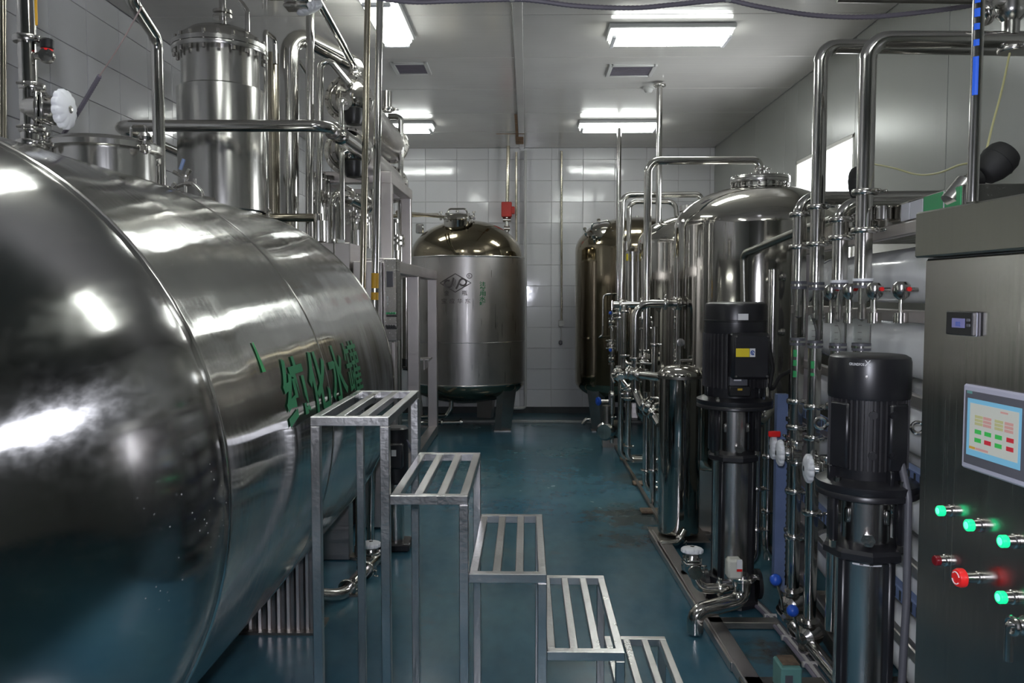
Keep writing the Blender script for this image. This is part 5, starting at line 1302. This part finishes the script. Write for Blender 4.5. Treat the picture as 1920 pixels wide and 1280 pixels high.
part('sign_divider', MB().box((.13, .0095, .036), (.006, .002, .066), 0, Mt), 'paper', tb_, smooth=False)
for (s, e) in ((.31, .42), (.43, .51)): part('paper_sheet', MB().box(((s + e) / 2, .0080, .036), (e - s, .003, .06), 0, Mt), 'paper', tb_, smooth=False)
for i, s in enumerate((.62, .95, 1.2)):
    q = Mt @ Vector((s, .035, .02))
    solo('sample_pot', MB().cyl(q, q + Vector((0, 0, .055)), .032, seg=20, bev=.004).cyl(q + Vector((0, 0, .045)), q + Vector((0, 0, .052)), .037, seg=20), 'pipe_steel', ('steel pot on the tray side nearest the papers', 'middle steel pot on the tray side', 'steel pot on the tray side furthest from the papers')[i], 'pot', 'small steel pots on the tray')
# hooded black probes
def probe(label, a, b, c, d, r0, r1):
    t = thing('hooded_probe', label, 'instrument', a, 'hooded probes')
    a, b, c, d = map(Vector, (a, b, c, d))
    part('neck', MB().cyl(a, b, r0, seg=20).cyl(b, b.lerp(c, .3), r0 * .7, seg=18), 'jacket_steel', t)
    part('collar', MB().cyl(b.lerp(c, .3), b.lerp(c, .8), r0 * .8, seg=18), 'black_rubber', t)
    ax = d - c; Lh = ax.length
    prof = [(0, 0), (r1 * .55, .0), (r1 * .72, Lh * .06), (r1 * .92, Lh * .3), (r1, Lh * .55), (r1 * .97, Lh * .78), (r1 * .82, Lh * .92), (r1 * .5, Lh * .99), (0, Lh)]
    part('hood', MB().lathe(prof, AX(c, ax), 28), 'black_rubber', t)
    part('seam', MB().lathe([(r1 * .99, Lh * .545), (r1 * 1.02, Lh * .55), (r1 * .99, Lh * .555)], AX(c, ax), 28, cap=False), 'black_plastic', t)
    return t
Yb_ = 2.62
pr = probe('hooded black probe on a silver neck near the right edge', P(1784, 380, Yb_), P(1814, 343, Yb_), P(1842, 330, Yb_), P(1893, 281, Yb_), .036, .054)
h = P(1884, 283, Yb_ - .02); part('ring', MB().sweep([h + Vector((.012 * math.cos(math.tau * k / 12), 0, .012 * math.sin(math.tau * k / 12))) for k in range(13)], .002, 6), 'fitting_steel', pr)
probe('hooded black probe half hidden behind the tallest nearest riser', P(1614, 400, 3.55), P(1614, 380, 3.55), P(1612, 372, 3.55), P(1616, 312, 3.55), .025, .052)
t = thing('yellow_cable', 'thin yellow signal cable sagging between the two hooded probes', 'cable', P(1735, 328, 3.0))
part('cable', MB().sweep(spline([P(1630, 306, 3.5), P(1672, 314, 3.3), P(1720, 327, 3.1), P(1760, 324, 2.9), P(1800, 309, 2.75), P(1838, 304, 2.62)], 8), .0035, 6), 'cable_yellow', t)
t = thing('yellow_cable', 'thin yellow cable hanging from the pipe fitting to the probe at right', 'cable', P(1838, 372, 2.64))
part('cable', MB().sweep(spline([P(1893, 100, 2.9), P(1878, 170, 2.8), P(1862, 230, 2.7), P(1844, 305, 2.62), P(1836, 340, 2.62), P(1835, 372, 2.62)], 8), .0035, 6), 'cable_yellow', t)
part('knot', MB().cyl(P(1838, 318, 2.62), P(1835, 326, 2.62), .008, seg=8), 'cable_yellow', t)
# needle valves standing on the rack's side rail
for i, (px, lab) in enumerate(((1690, 'chrome sampling valve on the rack rail nearest the cabinet'), (1640, 'chrome sampling valve second from the cabinet'), (1594, 'chrome sampling valve between the third and nearest risers'), (1559, 'chrome sampling valve furthest from the cabinet'))):
    Y = (2.86, 3.05, 3.26, 3.44)[i]; x = P(px, 560, Y).x
    def zz(py): return zpx(py, Y)
    t = thing('needle_valve', lab, 'valve', (x, Y, zz(592)), 'sampling valves on the rack rail')
    part('stem', MB().cyl((x, Y, zz(594)), (x, Y, zz(560)), .009, seg=12).cyl((x, Y, zz(605)), (x, Y, zz(586)), .024, seg=16), 'pipe_steel', t)
    part('bonnet', MB().lathe([(.010, 0), (.024, .012), (.030, .030), (.028, .052), (.018, .062), (0, .064)], AX((x, Y, zz(562)), (0, 0, 1)), 12), 'fitting_steel', t)
    part('outlet', MB().cyl((x, Y, zz(543)), (x + .055, Y, zz(543)), .008, seg=10), 'fitting_steel', t)
    part('red_dot', MB().cyl((x + .012, Y - .030, zz(542)), (x + .012, Y - .034, zz(542)), .008, seg=10), 'red_plastic', t)
# blue slotted cable ducts
for i, (pa, pb, w) in enumerate(((P(1466, 738, 4.47), P(1462, 1105, 4.47), .062),)):
    t = thing('cable_duct', 'upright blue slotted cable duct on the far end of the rack', 'cable duct', (pa.x, pa.y, .28), 'blue slotted cable ducts')
    part('duct', MB().box((pa.x, pa.y, (pa.z + .06) / 2), (w, .05, pa.z - .06), .003), 'blue_paint', t, smooth=False)
    for k in range(26):
        part('slot', MB().box((pa.x + w / 2 - .004, pa.y - .0255, .12 + k * .033), (.008, .002, .012)), 'dark_trim', t, smooth=False)
for z, lab in ((1.05, 'upper long blue slotted cable duct along the rack'), (.62, 'lower long blue slotted cable duct along the rack')):
    a = va + vn * -.165; b = vb + vn * -.165
    t = thing('cable_duct', lab, 'cable duct', (a.x, a.y, z), 'blue slotted cable ducts')
    part('duct', sq((a.x, a.y, z), (b.x, b.y, z), .035, .05), 'blue_paint', t, smooth=False)
    for k in range(40):
        p = a.lerp(b, (k + .5) / 40) + vn * -.018; part('slot', MB().box((p.x, p.y, z), (.002, .014, .034)), 'dark_trim', t, smooth=False)
# sloping dark handrail before the nearest vessel
pipe('sloping dark rail with green scuffs between the nearest vessel and the rack', [P(1398, 700, 5.0), P(1394, 476, 5.0), P(1500, 432, 4.45), P(1560, 412, 4.1)], .022, bend=.05, mat='hood_steel', cat='rail', name='sloping_rail')

# ------------------------------------------------------------------ pipework under the right-hand ceiling corner
t = thing('check_valve', 'grey steel valve body on the ceiling pipe in the top right corner', 'valve', P(1897, 45, Yr4))
c = P(1897, 0, Yr4); z_ = P(1897, 66, Yr4).z
part('body', MB().lathe([(.03, z_), (.03, z_ + .05), (.05, z_ + .07), (.056, z_ + .09), (.056, z_ + .17), (.062, z_ + .175), (.062, z_ + .20), (.04, z_ + .22), (.04, z_ + .5)], AX((c.x, Yr4, 0), (0, 0, 1)), 28), 'jacket_steel', t)
part('clamp', clamp_mb((c.x - .11, Yr4 - .02, z_ + .075), (1, 0, .4), .03, (0, -1, 0)), 'fitting_steel', t)
part('elbow', MB().tube([(c.x - .13, Yr4 - .02, z_ + .06), (c.x - .09, Yr4 - .02, z_ + .12), (c.x - .03, Yr4 - .01, z_ + .12)], .028, .05, 14), 'pipe_steel', t)
q = P(1900, 98, Yr4)
part('lower_clamp', clamp_mb((q.x, Yr4, q.z + .01), (0, 0, 1), .036, (0, -1, 0)), 'fitting_steel', t)
pipe('dark pipe along the very top edge at right', [P(1570, -2, 3.4), P(1960, 3, 3.4)], .014, mat='hood_steel')
# ------------------------------------------------------------------ small filter housing and the pump skid
Yf = 5.5; q = P(1273, 850, Yf); fx = q.x
fh = thing('filter_housing', 'small polished cartridge filter housing with a rusty rim beside the tall pump', 'filter', (fx, Yf, .03))
O = AX((fx, Yf, 0), (0, 0, 1)); zr = zpx(703, Yf)
part('barrel', MB().lathe([(.10, .05), (.137, .07), (.138, .1), (.138, zr - .015)], O, 48), 'vessel_steel', fh)
part('rim', MB().lathe([(.136, zr - .018), (.146, zr - .016), (.147, zr + .002), (.136, zr + .004)], O, 48), 'rusty_steel', fh)
tp_ = part('lid', MB().lathe([(.145, zr + .003), (.143, zr + .022), (.12, zr + .048), (.08, zr + .064), (.03, zr + .072), (0, zr + .073)], O, 48), 'vessel_steel', fh)
part('gauge_stem', MB().cyl((fx, Yf, zr + .06), (fx, Yf, zr + .19), .008, seg=10).cyl((fx - .0, Yf, zr + .10), (fx + .08, Yf, zr + .10), .010, seg=10), 'pipe_steel', tp_)
part('gauge', MB().lathe([(.0, -.012), (.026, -.012), (.028, 0), (.026, .012), (0, .014)], AX((fx, Yf - .01, zr + .22), (0, -1, 0)), 18), 'fitting_steel', tp_)
for a in (30, 150, 270): part('leg', MB().cyl((fx + .09 * math.cos(R_(a)), Yf + .09 * math.sin(R_(a)), .045), (fx + .09 * math.cos(R_(a)), Yf + .09 * math.sin(R_(a)), .08), .018, seg=10), 'rusty_steel', fh)
sk = thing('pump_skid', 'low welded steel base frame under the pumps and filter housing', 'base frame', (1.1, 4.2, 0))
def rail(n, a, b, w, h, z, mat='rusty_steel'):
    a = Vector((*a, z)); b = Vector((*b, z)); part(n, sq(a, b, w, h), mat, sk, smooth=False)
rail('outer_angle', (.842, 5.6), (.90, 3.55), .012, .045, .024, 'frame_steel')
rail('side_channel', (.90, 5.58), (.975, 2.2), .085, .036, .02, 'matte_steel')
rail('channel_lip', (.862, 5.58), (.938, 2.2), .01, .05, .03, 'frame_steel')
for y in (5.56, 4.75, 4.05, 3.4, 2.4): rail('cross_member', (.90, y), (1.25, y), .07, .036, .02)
part('filter_plate', MB().box((fx, Yf, .042), (.36, .34, .008)), 'rusty_steel', sk, smooth=False)
# the base rail and rusty pads under the pipe rack
br = thing('floor_rail', 'thin angle rail on the floor along the pipe rack, with rusty pads', 'rail', (.97, 7.3, 0))
part('rail', MB().box((.97, 7.3, .012), (.03, 3.3, .024), .003), 'rusty_steel', br, smooth=False)
for (a, b) in ((1163, 836), (1172, 862), (1197, 908), (1213, 960)):
    q = PZ(a, b, 0); part('pad', MB().box((q.x + .03, q.y, .012), (.16, .12, .02), .006), 'rusty_top', br)

# suction and discharge pipework at the tall pump's foot
Yv = 4.12
pipe('fat polished suction pipe bending down to the floor before the tall pump', [(P(1303, 1190, 3.95).x, 3.95, .012), (P(1303, 1190, 3.95).x, 3.95, .115), (P(1392, 1135, 4.06).x, 4.06, .135), (P(1392, 1135, 4.06).x, 4.06, .265)], .040, bend=.066, seg=22, clamps=((2, .85),))
diaphragm_valve('valve with upward white wheel at the foot of the tall pump', P(1297, 1066, Yv), (0, -.35, -1), (.02, .05, 1), .024, .056)
pipe('polished elbow pipe from the upward-wheel valve to the pump port', [P(1300, 1072, Yv), P(1312, 1103, Yv), P(1362, 1103, Yv), P(1390, 1096, 4.25)], .026, bend=.06, seg=18, clamps=((1, .75),))
ac = P(1376, 1064, 4.05)
t = thing('valve_actuator', 'cream plastic valve actuator box with a red label at the pump foot', 'actuator', (ac.x, ac.y, ac.z - .06))
part('box', MB().box(tuple(ac), (.075, .07, .10), .012), 'cream_plastic', t)
q = P(1388, 1062, 4.01); part('label', MB().box((q.x - .004, q.y + .0, q.z + .01), (.026, .004, .05)), 'white_label', t, smooth=False)
part('red_strip', MB().box((q.x - .004, q.y - .002, q.z - .018), (.026, .004, .012)), 'red_plastic', t, smooth=False)
part('stem', MB().cyl(ac + Vector((0, 0, -.05)), ac + Vector((.01, 0, -.09)), .014, seg=12), 'fitting_steel', t)
pipe('short drain elbow under the small filter housing', [P(1237, 1019, 5.3), P(1272, 1017, 5.3), P(1284, 995, 5.35)], .021, bend=.05, clamps=((1, .3),))
for i, (px, ya, yb, Y) in enumerate(((1421, 800, 1010, 4.62), (1443, 700, 1030, 4.75))):
    a = P(px, ya, Y); 
    pipe(('polished riser', 'taller polished riser')[i] + ' with floor elbow right behind the tall pump', [a, (a.x, Y, .14), (a.x + (-.14 if i == 0 else .2), Y, .12)], .027, bend=.08, clamps=((0, .45), (0, .75)))
pipe('polished elbow leaving the tall pump head to the right', [P(1405, 768, 4.5), P(1425, 790, 4.6), P(1446, 765, 4.7), P(1444, 700, 4.75)], .03, bend=.06, clamps=((0, .4),))
tb2 = thing('floor_box', 'small teal junction box on the floor at the bottom edge', 'box', (P(1482, 1270, 3.3).x, 3.3, 0))
q = P(1482, 1262, 3.3)
part('box', MB().box((q.x, 3.34, q.z / 2 + .02), (.085, .12, q.z + .02), .006), 'teal_box', tb2, smooth=False)
part('rusty_lid', MB().box((q.x + .005, 3.35, q.z + .033), (.07, .09, .006), .002), 'rusty_top', tb2, smooth=False)
part('label_frame', MB().box((q.x - .012, 3.278, q.z / 2 + .035), (.03, .004, .045)), 'dark_plastic', tb2, smooth=False)
t = thing('floor_cables', 'bundled grey cables running along the floor below the risers', 'cable', PZ(1470, 1190, .02))
pa = [PZ(1400, 1120, .02), PZ(1437, 1155, .02), PZ(1470, 1195, .02), PZ(1510, 1245, .02), PZ(1550, 1300, .02)]
for k in range(3):
    part('cable', MB().sweep(spline([p + Vector((.018 * k, .0, .004 * (k % 2))) for p in pa], 8), .010 - .001 * k, 8), ('conduit_grey', 'cable_white', 'dark_plastic')[k], t)
for k in (1, 2, 3): part('tie', MB().cyl(pa[k] + Vector((-.012, 0, .0)), pa[k] + Vector((.05, .0, .0)), .014, seg=8), 'cable_white', t)

# ------------------------------------------------------------------ pipe rack in front of the filter vessels
def V(px, py, Y): return P(px, py, Y)
def up(px, py0, py1, Y):
    a = V(px, py0, Y); return [a, Vector((a.x, Y, V(px, py1, Y).z))]
ca1 = PZ(1237, 153, H); ca2 = PZ(1161, 227, H)
pipe('ceiling pipe dropping between the two pipe loops', [(ca1.x, ca1.y, .75), (ca1.x, ca1.y, H - .015)], .0275, flanges=((0, .994),), clamps=((0, .25),))
pipe('farther ceiling pipe dropping by the bronze-tinted tank', [(ca2.x, ca2.y, 1.0), (ca2.x, ca2.y, H - .015)], .0275, flanges=((0, .994),))
a, b = up(1212, 655, 301, 6.0)
pipe('large overhead pipe loop entering the nearest filter vessel lid', [a, b, (1.67, 6.0, b.z), (1.67, 6.0, 2.495)], .0285, bend=.085, clamps=((2, .55),), seg=18)
a, b = up(1163, 862, 365, 8.0)
pipe('overhead pipe loop of the middle vessel that runs down to the floor', [(a.x + .45, 8.0, .07), (a.x, 8.0, .07), b, (1.67, 8.0, b.z), (1.67, 8.0, 2.50)], .0275, bend=.085, clamps=((1, .35), (1, .6)), seg=16)
a, b = up(1178, 570, 378, 8.45)
pipe('second loop pipe close behind the middle vessel loop', [a, b, (1.50, 8.45, b.z), (1.50, 8.3, 2.36)], .0245, bend=.08, clamps=((0, .55),), seg=14)
t = thing('dosing_tube', 'upright glassy steel tube with a yellow tag in the pipe rack', 'pipe', V(1185, 570, 8.3))
part('tube', MB().cyl(V(1186, 570, 8.2), V(1186, 472, 8.2), .075, seg=24), 'jacket_steel', t)
part('yellow_tag', MB().box(tuple(V(1176, 482, 8.1)), (.02, .02, .07), .004), 'yellow_label', t)
part('fitting', MB().cyl(V(1175, 470, 8.1), V(1175, 452, 8.1), .035, seg=12), 'fitting_steel', t)
a = V(1191, 690, 5.88); b = V(1191, 569, 5.88)
pipe('fat elbow pipe in the rack turning right to a clamped joint', [a, (a.x, 5.88, b.z), V(1252, 569, 5.88)], .028, bend=.10, clamps=((0, .15), (1, .92)), seg=18)
pipe('dark horizontal pipe from the clamped joint to the nearest vessel', [V(1250, 569, 5.88), (1.12, 5.95, V(1250, 569, 5.88).z)], .022, flanges=((0, .5),))
pipe('horizontal header behind the fat elbow pipe', [V(1150, 571, 7.62), V(1215, 571, 7.62)], .03, flanges=((0, .2), (0, .8)))
for (lab, px, y0, y1, Y, r, el) in (
    ('rack riser whose foot elbow turns right by the filter housing', 1211, 918, 735, 6.55, .03, .28),
    ('rack riser standing on the rusty pad nearest the bronze-tinted tank', 1147, 830, 588, 8.9, .022, 0),
    ('rack riser with flanged foot joining the floor header', 1177, 862, 735, 7.5, .026, .32),
    ('rack riser right of the fat elbow pipe', 1224, 948, 612, 6.4, .024, 0),
    ('thin rack riser behind the fat elbow pipe', 1169, 690, 572, 7.6, .024, 0),
    ('rack riser directly left of the small filter housing', 1222, 906, 690, 7.0, .02, .2)):
    a, b = up(px, y0, y1, Y); 
    pts = [a, b] if not el else [(a.x + el, Y, a.z), a, b]
    pipe(lab, pts, r, bend=r * 2.6, clamps=((len(pts) - 2, .2), (len(pts) - 2, .9)))
pipe('short curved pipe at the foot of the thin rack riser', [V(1169, 660, 7.6), V(1169, 682, 7.6), V(1190, 684, 7.6)], .024, bend=.06)
pipe('horizontal polished pipe entering the small filter housing', [V(1183, 700, 5.9), V(1240, 707, 5.55)], .03, clamps=((0, .06), (0, .3)), seg=18)
pipe('slanting polished pipe between two rack valves', [V(1156, 702, 7.5), V(1177, 728, 7.5)], .03, clamps=((0, .1), (0, .9)))
pipe('curved pipe below the fat elbow leading to the filter valve', [V(1191, 690, 5.88), V(1192, 735, 5.88), V(1206, 765, 5.8), V(1222, 768, 5.72), V(1238, 795, 5.62)], .032, bend=.09, clamps=((0, .2), (2, .5), (3, .3)), seg=16)
def rack_valve(lab, px, py, Y, d, s, r=.028, lever=True):
    c = V(px, py, Y); M = AX(c, s, d)
    t = thing('butterfly_valve', lab, 'valve', c, 'clamped butterfly valves in the rack', M=M)
    part('valve_body', MB().cyl((-r * 1.6, 0, 0), (r * 1.6, 0, 0), r, seg=16).lathe([(r * 1.1, -.022), (r * 1.75, -.018), (r * 1.85, 0), (r * 1.75, .018), (r * 1.1, .022)], AX((0, 0, 0), (1, 0, 0)), 20), 'fitting_steel', t, local=True)
    for s_ in (-1, 1): part('clamp', clamp_mb((s_ * r * 1.5, 0, 0), (1, 0, 0), r, (0, 1, 0)), 'fitting_steel', t, local=True)
    part('stem', MB().cyl((0, 0, r), (0, 0, r * 2.6), r * .4, seg=10), 'fitting_steel', t, local=True)
    if lever: part('lever', MB().tube([(0, 0, r * 2.5), (r * 1.2, 0, r * 2.9), (r * 4.6, 0, r * 2.9)], r * .3, .02, 8), 'pipe_steel', t, local=True)
for a in (('rack valve just below the middle vessel loop', 1162, 588, 8.0, (0, 0, 1), (-1, -.3, 0)),
          ('rack valve under the clamped joint of the fat elbow', 1212, 606, 6.5, (0, 0, 1), (-.6, -1, 0)),
          ('rack valve on the horizontal filter inlet pipe', 1187, 700, 5.88, (1, -.3, 0), (0, -.2, 1)),
          ('rack valve low on the curved pipe beside the filter', 1217, 762, 5.75, (1, -.5, -.4), (.2, -.3, 1)),
          ('rack valve high beside the bronze-tinted tank', 1147, 646, 8.9, (0, 0, 1), (0, -1, .2)),
          ('rack valve at the end of the slanting pipe', 1160, 702, 7.5, (.6, -.6, -.5), (-1, -.3, .1)),
          ('rack valve beneath the slanting pipe near the header', 1177, 738, 7.5, (0, 0, 1), (-1, -.4, 0)),
          ('rack valve midway up the riser right of the fat elbow', 1207, 668, 6.45, (0, 0, 1), (-.3, -1, .2))):
    rack_valve(*a)
# small cocks with blue levers on the bronze-tinted tank side
for i, (px, py, lab) in enumerate(((1147, 605, 'small cock with blue lever beside the bronze tank, upper'), (1147, 674, 'small cock with blue lever beside the bronze tank, lower'))):
    ball_valve(lab, V(px, py, 8.9), (0, 0, 1), (-.3, -1, 0), .024)
q = V(1122, 752, 8.95); t = thing('gate_valve', 'small gate valve with blue handwheel below the bronze-tinted tank', 'valve', q)
part('handwheel', MB().lathe([(.03, -.010), (.046, -.010), (.048, 0), (.046, .010), (.03, .010)], AX(q, (-1, -.5, 0)), 20).cyl(q + Vector((-.02, -.01, 0)), q + Vector((.02, .01, 0)), .02, seg=8).box(tuple(q), (.01, .02, .08)), 'blue_plastic', t)
part('valve_body', MB().cyl(q, V(1146, 752, 8.95), .02, seg=10).cyl(V(1147, 735, 8.9), V(1147, 775, 8.9), .035, seg=12).cyl(V(1144, 740, 8.9), V(1150, 740, 8.9), .05, seg=10), 'fitting_steel', t)
pipe('thin bent sampling tube on the flank of the bronze-tinted tank', [V(1152, 551, 9.85), V(1150, 551, 9.62), V(1131, 552, 9.62), V(1130, 628, 9.62), V(1124, 632, 9.62), V(1124, 632, 9.95)], .011, bend=.05)
t = thing('drain_pump', 'small round steel drain pump on the floor at the rack foot', 'pump', V(1142, 815, 8.9))
q = V(1136, 808, 8.9); part('casing', MB().lathe([(0, -.05), (.09, -.05), (.1, -.03), (.1, .03), (.08, .05), (0, .05)], AX(q, (-.5, -1, 0)), 24), 'jacket_steel', t)
part('motor', MB().cyl(q + Vector((.03, .06, 0)), q + Vector((.14, .28, 0)), .08, seg=18).box((q.x + .05, q.y + .1, .05), (.16, .16, .1)), 'rusty_steel', t)
part('inlet', MB().cyl(V(1138, 800, 8.9), V(1138, 760, 8.9), .05, seg=14), 'rusty_steel', t)

# ------------------------------------------------------------------ floor things between the big tank and the distiller
pipe('polished floor pipe curving out from under the big tank', [(-1.35, 4.18, .13), V(638, 1118, 4.35), V(690, 1063, 4.75), V(712, 1040, 5.0)], .035, bend=.14, seg=20, clamps=((1, .25), (1, .9)))
diaphragm_valve('upright white-wheel valve on the floor pipe beside the big tank', V(696, 1052, 4.9), (.6, 1, 0), (0, 0, 1), .026, .062)
solo('pipe_rest', MB().cyl((V(664, 1120, 4.45).x, 4.45, .005), (V(664, 1120, 4.45).x, 4.45, .10), .008, seg=8).box((V(664, 1120, 4.45).x, 4.45, .006), (.05, .05, .01)), 'rusty_steel', 'thin steel rest under the curving floor pipe', 'pipe support')
a, b = V(605, 1060, 5.05), V(656, 1060, 5.05)
solo('support_leg', MB().box(((a.x + b.x) / 2, 5.1, .26), (b.x - a.x, .12, .51), .004), 'matte_steel', 'flat steel support leg between the big tank and the distiller', 'leg', smooth=False)
t = thing('booster_pump', 'small black booster pump with white tag right of the big tank end', 'pump', V(741, 1045, 5.25))
q = V(741, 830, 5.3)
part('motor', MB().cyl((q.x, 5.3, zpx(905, 5.3)), (q.x, 5.3, zpx(800, 5.3)), .085, seg=24, bev=.012).box((q.x + .01, 5.21, zpx(850, 5.3)), (.11, .06, .16), .01), 'black_paint', t)
part('pump_column', MB().cyl((q.x, 5.3, .02), (q.x, 5.3, zpx(905, 5.3)), .055, seg=20), 'jacket_steel', t)
part('base', MB().box((q.x, 5.3, .03), (.2, .2, .05), .01), 'black_paint', t)
part('tag', MB().box((V(738, 850, 5.17).x, 5.178, zpx(850, 5.18)), (.03, .002, .04)), 'white_label', t, smooth=False)
t = thing('power_cable', 'grey cable arching from the small black booster pump', 'cable', V(770, 850, 5.4))
part('cable', MB().sweep(spline([V(738, 822, 5.25), V(752, 818, 5.25), V(765, 830, 5.3), V(774, 850, 5.4), V(778, 870, 5.5)], 8), .010, 8), 'conduit_grey', t)
